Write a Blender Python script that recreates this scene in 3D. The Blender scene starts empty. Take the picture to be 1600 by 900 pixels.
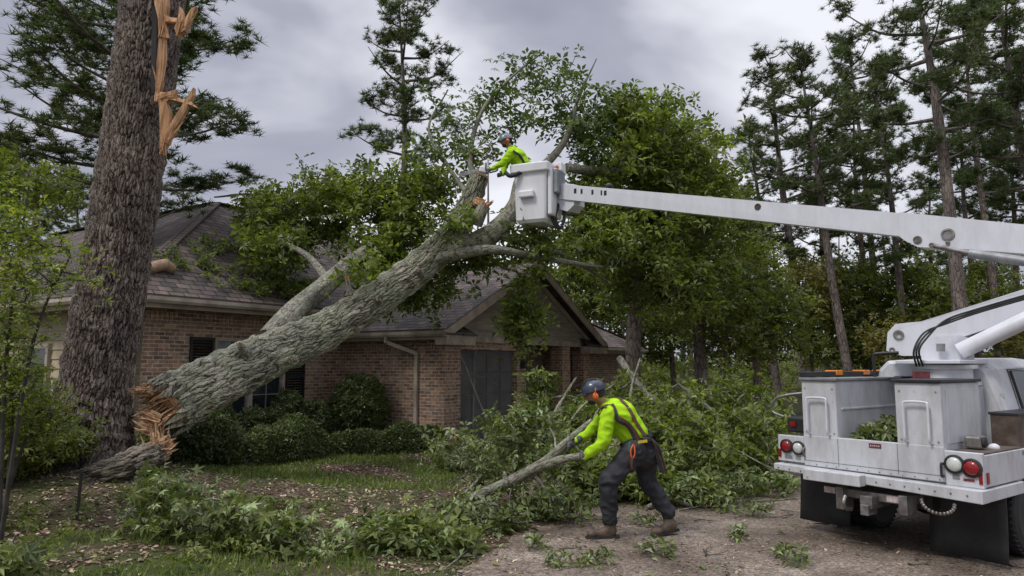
import bpy, bmesh, math, random
import numpy as np
from mathutils import Vector, Matrix, noise as mnoise
R = math.radians
rng = np.random.default_rng(7)
random.seed(7)
S = bpy.context.scene
COL = S.collection

# ------------------------------------------------------------------ camera
CAMH, PITCH, FPX = 1.85, math.atan(120/1100), 1100.0
cam = bpy.data.cameras.new('camera'); camo = bpy.data.objects.new('camera', cam); COL.objects.link(camo)
cam.sensor_width = 36; cam.lens = FPX/1600*36; cam.clip_end = 3000; cam.clip_start = 0.05
camo.location = (0, 0, CAMH); camo.rotation_euler = (R(90)+PITCH, 0, 0)
S.camera = camo
# ------------------------------------------------------------------ light
SUN_EL, SUN_AZ = 52, 232          # azimuth clockwise from +Y
w = bpy.data.worlds.new('World'); S.world = w; w.use_nodes = True
nt = w.node_tree; nt.nodes.clear()
def N(t, typ, **kw):
    n = t.nodes.new(typ)
    for k, v in kw.items(): setattr(n, k, v)
    return n
out = N(nt, 'ShaderNodeOutputWorld')
bgs = N(nt, 'ShaderNodeBackground'); bgc = N(nt, 'ShaderNodeBackground'); mixw = N(nt, 'ShaderNodeMixShader')
sky = N(nt, 'ShaderNodeTexSky', sky_type='NISHITA', sun_disc=False, sun_elevation=R(SUN_EL), sun_rotation=R(SUN_AZ))
nt.links.new(sky.outputs[0], bgs.inputs[0]); bgs.inputs[1].default_value = 0.08
tc = N(nt, 'ShaderNodeTexCoord'); mp = N(nt, 'ShaderNodeMapping'); mp.inputs['Scale'].default_value = (1, 1, 2.6)
nt.links.new(tc.outputs['Generated'], mp.inputs[0])
n1 = N(nt, 'ShaderNodeTexNoise'); n1.inputs['Scale'].default_value = 1.35; n1.inputs['Detail'].default_value = 5; n1.inputs['Roughness'].default_value = .48
n1.inputs['Distortion'].default_value = .35
nt.links.new(mp.outputs[0], n1.inputs[0])
cr = N(nt, 'ShaderNodeValToRGB'); e = cr.color_ramp.elements
e[0].position = .34; e[0].color = (.215, .225, .29, 1); e[1].position = .66; e[1].color = (.80, .81, .87, 1)
m_ = e.new(.5); m_.color = (.37, .38, .455, 1)
nt.links.new(n1.outputs[0], cr.inputs[0])
sp = N(nt, 'ShaderNodeSeparateXYZ'); nt.links.new(tc.outputs['Generated'], sp.inputs[0])
mr = N(nt, 'ShaderNodeMapRange'); mr.inputs[1].default_value = .5; mr.inputs[2].default_value = 1; mr.inputs[3].default_value = 1; mr.inputs[4].default_value = 3.6
nt.links.new(sp.outputs[2], mr.inputs[0])
nt.links.new(cr.outputs[0], bgc.inputs[0]); nt.links.new(mr.outputs[0], bgc.inputs[1])
mixw.inputs[0].default_value = .94
nt.links.new(bgs.outputs[0], mixw.inputs[1]); nt.links.new(bgc.outputs[0], mixw.inputs[2]); nt.links.new(mixw.outputs[0], out.inputs[0])
sl = bpy.data.lights.new('sun', 'SUN'); sl.energy = 1.5; sl.angle = R(14); sl.color = (1, .965, .92)
so = bpy.data.objects.new('sun', sl); COL.objects.link(so)
az = R(SUN_AZ); sd = Vector((math.sin(az)*math.cos(R(SUN_EL)), math.cos(az)*math.cos(R(SUN_EL)), math.sin(R(SUN_EL))))
so.rotation_euler = sd.to_track_quat('Z', 'Y').to_euler(); so.location = (0, 0, 60)
S.view_settings.view_transform = 'Standard'; S.view_settings.look = 'None'; S.view_settings.exposure = .24; S.view_settings.gamma = 1
S.render.engine = 'CYCLES'
S.cycles.max_bounces = 5; S.cycles.diffuse_bounces = 3; S.cycles.transparent_max_bounces = 4; S.cycles.use_denoising = True

def P(px, py, d):
    a = (px-800)/FPX; b = (450-py)/FPX
    t = d/(math.cos(PITCH)-b*math.sin(PITCH))
    return Vector((a*t, d, CAMH+(math.sin(PITCH)+b*math.cos(PITCH))*t))
def G(px, py, z=0.0):
    a = (px-800)/FPX; b = (450-py)/FPX
    t = (z-CAMH)/(math.sin(PITCH)+b*math.cos(PITCH))
    return Vector((a*t, (math.cos(PITCH)-b*math.sin(PITCH))*t, z))
def smooth(a, b, x):
    t = np.clip((x-a)/(b-a), 0, 1); return t*t*(3-2*t)
# driveway outline (world)
DRIVE = [(-.75, 2.0), (-.72, 4.4), (-.45, 6.6), (.2, 8.3), (.1, 11.0), (-.4, 14.0), (-.9, 16.4), (2.9, 22.6), (6.0, 20.5), (9.0, 17.5), (14, 15.0), (26, 13.5), (26, 2.0)]
def in_poly(x, y, poly):
    x = np.asarray(x, float); y = np.asarray(y, float); ins = np.zeros(x.shape, bool)
    n = len(poly)
    for i in range(n):
        x1, y1 = poly[i]; x2, y2 = poly[(i+1) % n]
        c = ((y1 > y) != (y2 > y)) & (x < (x2-x1)*(y-y1)/((y2-y1) if y2 != y1 else 1e-9)+x1)
        ins ^= c
    return ins
def poly_dist(x, y, poly):
    x = np.asarray(x, float); y = np.asarray(y, float); d = np.full(x.shape, 1e9)
    n = len(poly)
    for i in range(n):
        x1, y1 = poly[i]; x2, y2 = poly[(i+1) % n]
        dx, dy = x2-x1, y2-y1; t = np.clip(((x-x1)*dx+(y-y1)*dy)/(dx*dx+dy*dy), 0, 1)
        d = np.minimum(d, np.hypot(x-x1-t*dx, y-y1-t*dy))
    return np.where(in_poly(x, y, poly), -d, d)
def hgt(x, y):
    x = np.asarray(x, float); y = np.asarray(y, float)
    off = smooth(0.05, 1.6, poly_dist(x, y, DRIVE))
    z = .52*np.exp(-(((x+5.9)/2.1)**2+((y-9.9)/1.9)**2)) + .16*np.exp(-(((x+4.2)/1.8)**2+((y-6.2)/1.6)**2))
    z = z + .03*np.sin(x*1.7+y*.6)*np.sin(y*1.3-x*.4)+.015*np.sin(x*4.1+1)*np.sin(y*3.7)
    return z*off - .0
# ------------------------------------------------------------------ mesh building
class MB:
    def __init__(s): s.v = []; s.n = 0; s.f = []
    def add(s, v, f, uv=None, mi=0):
        v = np.asarray(v, float).reshape(-1, 3); f = np.asarray(f, int)
        if f.ndim == 1: f = f[None, :]
        s.v.append(v); s.f.append((f+s.n, None if uv is None else np.asarray(uv, float).reshape(f.shape[0], f.shape[1], 2), mi)); s.n += len(v)
        return s
    def box(s, c, size, rot=None, mi=0):
        c = np.array(c, float); h = np.array(size, float)/2
        v = np.array([[x, y, z] for x in (-1, 1) for y in (-1, 1) for z in (-1, 1)])*h
        if rot is not None: v = v@np.array(rot.to_3x3()).T
        f = [[0, 1, 3, 2], [4, 6, 7, 5], [0, 4, 5, 1], [2, 3, 7, 6], [0, 2, 6, 4], [1, 5, 7, 3]]
        uv = []
        for q in f:
            p = v[q]; n = np.abs(np.cross(p[1]-p[0], p[2]-p[0])); k = int(np.argmax(n))
            ax = [(1, 2), (0, 2), (0, 1)][k]; uv.append(p[:, ax]+c[list(ax)])
        return s.add(v+c, f, uv, mi)
    def bx(s, x0, x1, y0, y1, z0, z1, mi=0): return s.box(((x0+x1)/2, (y0+y1)/2, (z0+z1)/2), (x1-x0, y1-y0, z1-z0), mi=mi)
    def beam(s, a, b, wd, ht, wd2=None, ht2=None, up=(0, 0, 1), mi=0):
        a, b = Vector(a), Vector(b); d = (b-a).normalized(); sd = d.cross(Vector(up)).normalized(); u = sd.cross(d)
        wd2 = wd if wd2 is None else wd2; ht2 = ht if ht2 is None else ht2
        v = []
        for p, ww, hh in ((a, wd, ht), (b, wd2, ht2)):
            for sx, sz in ((-1, -1), (1, -1), (1, 1), (-1, 1)): v.append(p+sd*(sx*ww/2)+u*(sz*hh/2))
        L = (b-a).length
        f = [[0, 1, 2, 3], [7, 6, 5, 4], [0, 4, 5, 1], [1, 5, 6, 2], [2, 6, 7, 3], [3, 7, 4, 0]]
        uv = [[(0, 0), (wd, 0), (wd, ht), (0, ht)]]*2+[[(0, 0), (L, 0), (L, wd), (0, wd)]]*4
        return s.add([tuple(p) for p in v], f, uv, mi)
    def tube(s, pts, rad, n=8, cap=True, mi=0, v0=0.0, wob=0.0):
        p = np.array([tuple(q) for q in pts], float); r = np.broadcast_to(np.asarray(rad, float), (len(p),)).copy()
        m = len(p); t = np.gradient(p, axis=0); t /= (np.linalg.norm(t, axis=1)[:, None]+1e-9)
        ref = np.array([0, 0, 1.]) if abs(t[0][2]) < .9 else np.array([1., 0, 0])
        a = np.cross(t[0], ref); a /= np.linalg.norm(a)
        A = np.zeros((m, 3)); A[0] = a
        for i in range(1, m):
            a = A[i-1]-t[i]*np.dot(A[i-1], t[i]); A[i] = a/(np.linalg.norm(a)+1e-9)
        B = np.cross(t, A); ang = np.arange(n)/n*2*math.pi
        rr = r[:, None]*np.ones((1, n))
        if wob: rr = rr*(1+wob*np.sin(ang[None, :]*3+np.arange(m)[:, None]*.37)+wob*.6*np.sin(ang[None, :]*5-np.arange(m)[:, None]*.23+1))
        ring = p[:, None, :]+rr[:, :, None]*(A[:, None, :]*np.cos(ang)[None, :, None]+B[:, None, :]*np.sin(ang)[None, :, None])
        i = np.arange(m-1)[:, None]*n; j = np.arange(n)[None, :]; j2 = (j+1) % n
        f = np.stack([i+j, i+j2, i+n+j2, i+n+j], -1).reshape(-1, 4)
        L = np.concatenate([[0], np.cumsum(np.linalg.norm(np.diff(p, axis=0), axis=1))])+v0
        per = 2*math.pi*max(r.max(), .001)
        u0 = (np.arange(n)/n*per)[None, :]*np.ones((m-1, 1)); u1 = u0+per/n
        va = L[:-1, None]*np.ones((1, n)); vb = L[1:, None]*np.ones((1, n))
        uv = np.stack([np.stack([u0, va], -1), np.stack([u1, va], -1), np.stack([u1, vb], -1), np.stack([u0, vb], -1)], 2).reshape(-1, 4, 2)
        s.add(ring.reshape(-1, 3), f, uv, mi)
        if cap:
            for k in (0, m-1):
                base = s.n; s.add(ring[k], np.arange(n)[None, ::(1 if k else -1)], None, mi)
        return s
    def lathe(s, prof, n=20, mi=0, org=(0, 0, 0), rot=None):
        v = []; m = len(prof)
        for r, z in prof:
            for k in range(n):
                a = 2*math.pi*k/n; v.append((r*math.cos(a), r*math.sin(a), z))
        v = np.array(v)
        if rot is not None: v = v@np.array(rot.to_3x3()).T
        v = v+np.array(tuple(org)); f = []
        for i in range(m-1):
            for k in range(n): f.append([i*n+k, i*n+(k+1) % n, (i+1)*n+(k+1) % n, (i+1)*n+k])
        s.add(v, f, None, mi)
        s.add(v[:n], np.arange(n)[None, ::-1], None, mi); s.add(v[-n:], np.arange(n)[None, :], None, mi)
        return s
    def prism(s, poly, thick, mat4, mi=0):
        """poly in local XY extruded along +-Z/2, placed by mat4"""
        n = len(poly); M = np.array(mat4)
        v = np.array([(x, y, -thick/2) for x, y in poly]+[(x, y, thick/2) for x, y in poly])
        v = v@M[:3, :3].T+M[:3, 3]
        s.add(v, np.arange(n)[None, ::-1], None, mi); s.add(v[n:], np.arange(n)[None, :], None, mi)
        f = [[i, (i+1) % n, n+(i+1) % n, n+i] for i in range(n)]
        return s.add(v, f, None, mi)
    def ell(s, c, r, rot=None, n=16, m=10, mi=0):
        prof = [(math.sin(math.pi*i/m), -math.cos(math.pi*i/m)) for i in range(m+1)]
        prof[0] = (.02, -1); prof[-1] = (.02, 1); v = []
        for rr, z in prof:
            for k in range(n): a = 2*math.pi*k/n; v.append((rr*math.cos(a), rr*math.sin(a), z))
        v = np.array(v)*np.array(r, float)
        if rot is not None: v = v@np.array(rot.to_3x3()).T
        v = v+np.array(tuple(c)); f = []
        for i in range(m):
            for k in range(n): f.append([i*n+k, i*n+(k+1) % n, (i+1)*n+(k+1) % n, (i+1)*n+k])
        s.add(v, f, None, mi); s.add(v[:n], np.arange(n)[None, ::-1], None, mi); s.add(v[-n:], np.arange(n)[None, :], None, mi)
        return s
    def mesh(s, name, mats, smooth_=False):
        me = bpy.data.meshes.new(name)
        if not isinstance(mats, (list, tuple)): mats = [mats]
        for m in mats: me.materials.append(m)
        if not s.v: return me
        V = np.concatenate(s.v); me.vertices.add(len(V)); me.vertices.foreach_set('co', V.ravel())
        ls = []; tot = []; mi = []; uvs = []
        for f, uv, k in s.f:
            ls.append(f.ravel()); tot.append(np.full(len(f), f.shape[1])); mi.append(np.full(len(f), k))
            uvs.append(uv.reshape(-1, 2) if uv is not None else V[f.ravel()][:, :2]*1.0)
        ls = np.concatenate(ls); tot = np.concatenate(tot); mi = np.concatenate(mi)
        me.loops.add(len(ls)); me.loops.foreach_set('vertex_index', ls.astype(np.int32))
        me.polygons.add(len(tot)); st = np.concatenate([[0], np.cumsum(tot)[:-1]])
        me.polygons.foreach_set('loop_start', st.astype(np.int32)); me.polygons.foreach_set('loop_total', tot.astype(np.int32))
        me.polygons.foreach_set('material_index', mi.astype(np.int32))
        me.polygons.foreach_set('use_smooth', np.full(len(tot), bool(smooth_)))
        ul = me.uv_layers.new(name='UVMap'); ul.data.foreach_set('uv', np.concatenate(uvs).ravel().astype(np.float32))
        me.update(calc_edges=True); me.validate(clean_customdata=False)
        return me
    def build(s, name, mats, parent=None, smooth_=False, world=False, bevel=0, seg=2, **tags):
        o = bpy.data.objects.new(name, s.mesh(name, mats, smooth_)); COL.objects.link(o)
        if parent is not None:
            o.parent = parent
            if world:
                o.matrix_parent_inverse = wm(parent).inverted()
        if bevel:
            b = o.modifiers.new('bevel', 'BEVEL'); b.width = bevel; b.segments = seg; b.limit_method = 'ANGLE'; b.angle_limit = R(40)
        for k, v in tags.items(): o[k] = v
        return o
def wm(o):
    m = Matrix.LocRotScale(o.location, o.rotation_euler, o.scale)
    return (wm(o.parent)@o.matrix_parent_inverse@m) if o.parent else m
def thing(name, label, cat, loc=(0, 0, 0), rz=0, group=None):
    o = bpy.data.objects.new(name, None); COL.objects.link(o); o.empty_display_size = .2
    o.location = loc; o.rotation_euler = (0, 0, rz); o['label'] = label; o['category'] = cat
    if group: o['group'] = group
    return o
def tag(o, label, cat, group=None, kind=None):
    o['label'] = label; o['category'] = cat
    if group: o['group'] = group
    if kind: o['kind'] = kind
    return o
# ------------------------------------------------------------------ materials
def newmat(name):
    m = bpy.data.materials.new(name); m.use_nodes = True; t = m.node_tree; t.nodes.clear()
    o = N(t, 'ShaderNodeOutputMaterial'); b = N(t, 'ShaderNodeBsdfPrincipled'); t.links.new(b.outputs[0], o.inputs[0])
    return m, t, b, o
def ramp(t, fac, stops):
    r = N(t, 'ShaderNodeValToRGB'); el = r.color_ramp.elements
    while len(el) < len(stops): el.new(.5)
    for q, (p, c) in zip(el, stops): q.position = p; q.color = (*c, 1) if len(c) == 3 else c
    t.links.new(fac, r.inputs[0]); return r.outputs[0]
def noisen(t, vec, scale, detail=4, rough=.55, dist=0, dim='3D'):
    n = N(t, 'ShaderNodeTexNoise', noise_dimensions=dim); n.inputs['Scale'].default_value = scale; n.inputs['Detail'].default_value = detail
    n.inputs['Roughness'].default_value = rough; n.inputs['Distortion'].default_value = dist
    if vec is not None: t.links.new(vec, n.inputs['Vector'])
    return n.outputs[0]
def mixc(t, fac, a, b, mode='MIX'):
    m = N(t, 'ShaderNodeMix', data_type='RGBA', blend_type=mode)
    for sck, v in ((m.inputs[0], fac), (m.inputs[6], a), (m.inputs[7], b)):
        if hasattr(v, 'links'): t.links.new(v, sck)
        elif isinstance(v, (int, float)): sck.default_value = v
        else: sck.default_value = (*v, 1)
    return m.outputs[2]
def mth(t, op, a, b=0.0, clamp=False):
    m = N(t, 'ShaderNodeMath', operation=op, use_clamp=clamp)
    for sck, v in ((m.inputs[0], a), (m.inputs[1], b)):
        if hasattr(v, 'links'): t.links.new(v, sck)
        else: sck.default_value = v
    return m.outputs[0]
def mapv(t, src, scale=(1, 1, 1)):
    c = N(t, 'ShaderNodeTexCoord'); m = N(t, 'ShaderNodeMapping'); m.inputs['Scale'].default_value = scale
    t.links.new(c.outputs[src], m.inputs[0]); return m.outputs[0]
def bump(t, b, h, strength=.5, dist=.02):
    n = N(t, 'ShaderNodeBump'); n.inputs['Strength'].default_value = strength; n.inputs['Distance'].default_value = dist
    t.links.new(h, n.inputs['Height']); t.links.new(n.outputs[0], b.inputs['Normal'])
def simple(name, c1, c2=None, scale=3, rough=.6, metal=0, bmp=0, bscale=40, stretch=(1, 1, 1), spec=.5, coat=0):
    m, t, b, o = newmat(name); v = mapv(t, 'Object', stretch)
    c2 = c2 or tuple(x*.72 for x in c1)
    f = noisen(t, v, scale, 6, .6)
    t.links.new(ramp(t, f, [(.36, c2), (.62, c1)]), b.inputs['Base Color'])
    b.inputs['Roughness'].default_value = rough; b.inputs['Metallic'].default_value = metal; b.inputs['Specular IOR Level'].default_value = spec
    b.inputs['Coat Weight'].default_value = coat
    if bmp: bump(t, b, noisen(t, v, bscale, 4), bmp, .01)
    return m
def leafmat(name, lo, hi, tr=.35, rough=.42, spec=.5, yel=None):
    m, t, b, o = newmat(name); g = N(t, 'ShaderNodeNewGeometry')
    st = [(0, lo), (.75, hi)]
    if yel: st.append((.97, yel))
    c = ramp(t, g.outputs['Random Per Island'], st)
    pn = noisen(t, mapv(t, 'Object'), .9, 2)
    c = mixc(t, 1.0, c, ramp(t, pn, [(.3, (.62, .68, .6)), (.7, (1.25, 1.2, 1.15))]), 'MULTIPLY')
    c = mixc(t, mth(t, 'MULTIPLY', g.outputs['Backfacing'], .55), c, mixc(t, 1., mixc(t, .5, c, (.10, .115, .07)), (1.7, 1.7, 1.7), 'MULTIPLY'))
    t.links.new(c, b.inputs['Base Color']); b.inputs['Roughness'].default_value = rough; b.inputs['Specular IOR Level'].default_value = spec
    tl = N(t, 'ShaderNodeBsdfTranslucent'); t.links.new(mixc(t, 1.0, c, (1.25, 1.45, .6), 'MULTIPLY'), tl.inputs[0])
    mx = N(t, 'ShaderNodeMixShader'); mx.inputs[0].default_value = tr
    t.links.new(b.outputs[0], mx.inputs[1]); t.links.new(tl.outputs[0], mx.inputs[2]); t.links.new(mx.outputs[0], o.inputs[0])
    return m
def barkmat(name, dark, mid, light, lichen=None, lam=.0, su=9, sv=3, disp=0.0, bmp=.9, dist=.03, fleck=.0):
    m, t, b, o = newmat(name); c = N(t, 'ShaderNodeTexCoord')
    def warp(src, sc, amp):
        wn = N(t, 'ShaderNodeTexNoise'); wn.inputs['Scale'].default_value = sc; wn.inputs['Detail'].default_value = 3
        t.links.new(c.outputs['UV'], wn.inputs['Vector'])
        vm = N(t, 'ShaderNodeVectorMath', operation='MULTIPLY_ADD'); vm.inputs[1].default_value = amp
        t.links.new(wn.outputs['Color'], vm.inputs[0]); t.links.new(src, vm.inputs[2]); return vm.outputs[0]
    vm = warp(warp(c.outputs['UV'], 2.7, (.20, .34, 0)), 16, (.045, .07, 0))
    def vor(sx, sy, feat):
        mp = N(t, 'ShaderNodeMapping'); mp.inputs['Scale'].default_value = (sx, sy, 1); t.links.new(vm, mp.inputs[0])
        v = N(t, 'ShaderNodeTexVoronoi', feature=feat, voronoi_dimensions='2D'); v.inputs['Scale'].default_value = 1; t.links.new(mp.outputs[0], v.inputs['Vector']); return v
    vo, vc, vo2 = vor(su, sv, 'DISTANCE_TO_EDGE'), vor(su, sv, 'F1'), vor(su*2.3, sv*2.9, 'DISTANCE_TO_EDGE')
    vc2 = vor(su*2.3, sv*2.9, 'F1')
    pl = ramp(t, vo.outputs['Distance'], [(0, (0, 0, 0)), (.10, (.6, .6, .6)), (.35, (1, 1, 1))])
    msk = ramp(t, noisen(t, mapv(t, 'UV', (5, 3, 1)), 1, 3), [(.35, (0, 0, 0)), (.6, (1, 1, 1))])
    pl = mth(t, 'ADD', mth(t, 'MULTIPLY', pl, mth(t, 'ADD', mth(t, 'MULTIPLY', msk, .55), .45)), mth(t, 'MULTIPLY', mth(t, 'SUBTRACT', 1.0, msk), .4))
    p2 = ramp(t, vo2.outputs['Distance'], [(0, (0, 0, 0)), (.16, (1, 1, 1))])
    fn = noisen(t, mapv(t, 'UV', (34, 12, 1)), 1, 8, .72)
    rg = noisen(t, mapv(t, 'UV', (12, 2.2, 1)), 1, 5, .6)
    sa, sb = N(t, 'ShaderNodeSeparateColor'), N(t, 'ShaderNodeSeparateColor'); t.links.new(vc.outputs['Color'], sa.inputs[0]); t.links.new(vc2.outputs['Color'], sb.inputs[0])
    def wsum(*ps):
        r = None
        for x, k in ps:
            y = mth(t, 'MULTIPLY', x, k); r = y if r is None else mth(t, 'ADD', r, y)
        return r
    h = wsum((pl, .36), (p2, .12), (fn, .42), (rg, .34), (sa.outputs[0], .20), (sb.outputs[1], .12))
    col = ramp(t, h, [(.48, dark), (.82, mid), (1.16, light)])
    col.node.inputs[0].default_value = 0
    hs = mth(t, 'MULTIPLY', h, .8); t.links.new(hs, col.node.inputs[0])
    for e_, p_ in zip(col.node.color_ramp.elements, (.47, .64, .84)): e_.position = p_
    if fleck:
        fk = ramp(t, mth(t, 'MULTIPLY', sb.outputs[0], p2), [(.80, (0, 0, 0)), (.86, (1, 1, 1))])
        col = mixc(t, mth(t, 'MULTIPLY', fk, fleck), col, light)
    if lichen:
        ln = noisen(t, mapv(t, 'Object'), 2.1, 8, .75)
        lm = ramp(t, mth(t, 'MULTIPLY', ln, mth(t, 'ADD', pl, .3, True)), [(.44-lam, (0, 0, 0)), (.56-lam, (1, 1, 1))])
        col = mixc(t, mth(t, 'MULTIPLY', lm, .5), col, mixc(t, fn, tuple(x*.5 for x in lichen), lichen))
    big = noisen(t, mapv(t, 'Object'), 1.1, 4)
    col = mixc(t, 1.0, col, ramp(t, big, [(.3, (.62, .61, .62)), (.7, (1.3, 1.27, 1.22))]), 'MULTIPLY')
    t.links.new(col, b.inputs['Base Color']); b.inputs['Roughness'].default_value = .72; b.inputs['Specular IOR Level'].default_value = .3
    if disp:
        d = N(t, 'ShaderNodeDisplacement'); d.inputs['Scale'].default_value = disp; d.inputs['Midlevel'].default_value = 1.0
        t.links.new(h, d.inputs['Height']); t.links.new(d.outputs[0], o.inputs['Displacement']); m.displacement_method = 'BOTH'
    else: bump(t, b, h, bmp, dist)
    return m
MAT = {}
MAT['bark_pine'] = barkmat('pine_bark_near', (.014, .011, .010), (.090, .063, .048), (.29, .245, .21), (.13, .14, .10), -.08, 13, 6, disp=.085, fleck=.8)
MAT['bark_root'] = barkmat('pine_root_bark', (.012, .010, .009), (.05, .040, .033), (.15, .13, .11), None, 0, 12, 5, bmp=1, dist=.04)
MAT['bark_fallen'] = barkmat('fallen_bark', (.020, .017, .012), (.19, .175, .125), (.56, .54, .43), (.38, .44, .27), .05, 14, 3.0, disp=.09, fleck=.5)
MAT['bark_stump'] = barkmat('stump_bark', (.016, .012, .010), (.085, .070, .054), (.24, .21, .17), (.16, .17, .11), -.02, 14, 3, disp=.09, fleck=.4)
MAT['bark_limb'] = barkmat('limb_bark', (.03, .026, .02), (.16, .15, .115), (.36, .34, .28), (.27, .31, .20), .03, 17, 7, bmp=.8, dist=.02, fleck=.4)
MAT['bark_far'] = barkmat('far_pine_bark', (.03, .025, .022), (.125, .10, .085), (.25, .215, .19), None, 0, 7, 3.5, bmp=.8, dist=.03)
MAT['twig'] = simple('twig_bark', (.22, .20, .16), (.09, .08, .062), 6, .8)
MAT['twig_dark'] = simple('dark_twig_bark', (.07, .06, .05), (.03, .026, .022), 6, .85)
MAT['wood'] = simple('torn_wood', (.66, .38, .19), (.30, .14, .055), 3.0, .7, bmp=1, bscale=26, stretch=(9, 9, .8))
MAT['wood2'] = simple('torn_heartwood', (.70, .47, .26), (.24, .105, .05), 6, .75, bmp=1, bscale=40, stretch=(3, 3, 3))
MAT['leaf'] = leafmat('gum_leaf', (.055, .078, .016), (.205, .245, .048), .46, .36, yel=(.31, .34, .09))
MAT['leaf_near'] = leafmat('gum_leaf_near', (.052, .074, .018), (.165, .190, .046), .3, .38, .5, yel=(.32, .41, .17))
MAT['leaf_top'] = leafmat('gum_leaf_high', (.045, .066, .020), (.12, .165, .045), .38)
MAT['leaf_far'] = leafmat('far_leaf', (.050, .068, .015), (.185, .205, .038), .46, .5, .4, yel=(.19, .21, .05))
MAT['leaf_yel'] = leafmat('yellow_green_leaf', (.07, .095, .016), (.21, .25, .035), .42, yel=(.36, .36, .06))
MAT['leaf_aut'] = leafmat('autumn_leaf', (.10, .095, .025), (.24, .20, .055), .4, .6, .3)
MAT['needle'] = leafmat('pine_needle', (.030, .046, .018), (.088, .118, .038), .28, .55, .3)
MAT['hedge'] = leafmat('hedge_leaf', (.028, .044, .012), (.088, .118, .028), .28, .35, .5, yel=(.16, .22, .06))
MAT['brown'] = leafmat('dry_leaf', (.07, .045, .030), (.30, .21, .145), .1, .7, .3, yel=(.62, .50, .38))
MAT['grass'] = leafmat('grass_blade', (.065, .10, .018), (.18, .24, .045), .35, .55, .3, yel=(.22, .24, .08))
# brick
def brickmat():
    m, t, b, o = newmat('brick_wall'); uv = mapv(t, 'UV')
    br = N(t, 'ShaderNodeTexBrick'); br.inputs['Scale'].default_value = 1; br.inputs['Brick Width'].default_value = .215; br.inputs['Row Height'].default_value = .078
    br.inputs['Mortar Size'].default_value = .010; br.inputs['Mortar Smooth'].default_value = .2; br.inputs['Bias'].default_value = -.1
    br.inputs['Color1'].default_value = (.46, .28, .18, 1); br.inputs['Color2'].default_value = (.15, .09, .065, 1); br.inputs['Mortar'].default_value = (.52, .46, .39, 1)
    t.links.new(uv, br.inputs['Vector'])
    wash = ramp(t, noisen(t, mapv(t, 'UV', (1, 1.3, 1)), 1.6, 7, .7), [(.52, (0, 0, 0)), (.68, (1, 1, 1))])
    c = mixc(t, mth(t, 'MULTIPLY', wash, .55), br.outputs[0], (.42, .36, .31))
    c = mixc(t, 1., c, ramp(t, noisen(t, uv, 7, 5, .7), [(.3, (.55, .55, .56)), (.7, (1.35, 1.32, 1.25))]), 'MULTIPLY')
    t.links.new(c, b.inputs['Base Color']); b.inputs['Roughness'].default_value = .9
    h = mth(t, 'SUBTRACT', mth(t, 'MULTIPLY', noisen(t, uv, 60, 3), .3), br.outputs['Fac']); bump(t, b, h, .8, .012); return m
MAT['brick'] = brickmat()
def shinglemat():
    m, t, b, o = newmat('asphalt_shingle'); uv = mapv(t, 'UV')
    br = N(t, 'ShaderNodeTexBrick'); br.inputs['Scale'].default_value = 1; br.inputs['Brick Width'].default_value = .31; br.inputs['Row Height'].default_value = .18
    br.inputs['Mortar Size'].default_value = .013; br.inputs['Mortar Smooth'].default_value = .4
    br.inputs['Color1'].default_value = (.150, .125, .112, 1); br.inputs['Color2'].default_value = (.060, .054, .052, 1); br.inputs['Mortar'].default_value = (.012, .011, .011, 1)
    t.links.new(uv, br.inputs['Vector'])
    st = noisen(t, mapv(t, 'UV', (2.2, .5, 1)), 1.2, 6, .65)
    c = mixc(t, 1., br.outputs[0], ramp(t, st, [(.3, (.5, .5, .52)), (.72, (1.6, 1.42, 1.28))]), 'MULTIPLY')
    c = mixc(t, 1., c, ramp(t, noisen(t, uv, 120, 2), [(.3, (.6, .6, .6)), (.7, (1.35, 1.35, 1.35))]), 'MULTIPLY')
    moss = ramp(t, noisen(t, mapv(t, 'Object'), .7, 6, .7), [(.55, (0, 0, 0)), (.75, (1, 1, 1))])
    c = mixc(t, mth(t, 'MULTIPLY', moss, .35), c, (.07, .085, .045))
    t.links.new(c, b.inputs['Base Color']); b.inputs['Roughness'].default_value = .8; b.inputs['Specular IOR Level'].default_value = .35
    sx = N(t, 'ShaderNodeSeparateXYZ'); t.links.new(uv, sx.inputs[0])
    saw = mth(t, 'FRACT', mth(t, 'DIVIDE', sx.outputs[1], .18))
    h = mth(t, 'SUBTRACT', mth(t, 'ADD', mth(t, 'MULTIPLY', mth(t, 'SUBTRACT', 1.0, saw), .8), mth(t, 'MULTIPLY', noisen(t, uv, 8, 4), .6)), br.outputs['Fac'])
    bump(t, b, h, .9, .02); return m
MAT['shingle'] = shinglemat()
MAT['trim'] = simple('tan_trim_paint', (.46, .39, .31), (.27, .22, .17), 2.5, .6, bmp=.2)
MAT['gutter'] = simple('gutter_paint', (.48, .42, .33), (.28, .24, .185), 2, .45, bmp=.15, bscale=12)
MAT['siding'] = simple('siding_paint', (.36, .31, .25), (.22, .19, .155), 1.5, .7, bmp=.3, bscale=14, stretch=(1, 1, 5))
MAT['cream'] = simple('cream_siding_paint', (.50, .42, .28), (.32, .27, .18), 1.5, .7, bmp=.2)
MAT['garage'] = simple('grey_door_paint', (.135, .130, .125), (.085, .082, .08), 1.6, .6, bmp=.1)
MAT['shutter'] = simple('black_shutter_paint', (.018, .018, .018), (.01, .01, .01), 3, .5)
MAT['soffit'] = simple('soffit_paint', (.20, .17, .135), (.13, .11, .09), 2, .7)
MAT['dark'] = simple('painted_groove_shade', (.02, .018, .016), (.01, .01, .01), 2, .8)  # near-black colour for the painted shade of the trunk's groove
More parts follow.
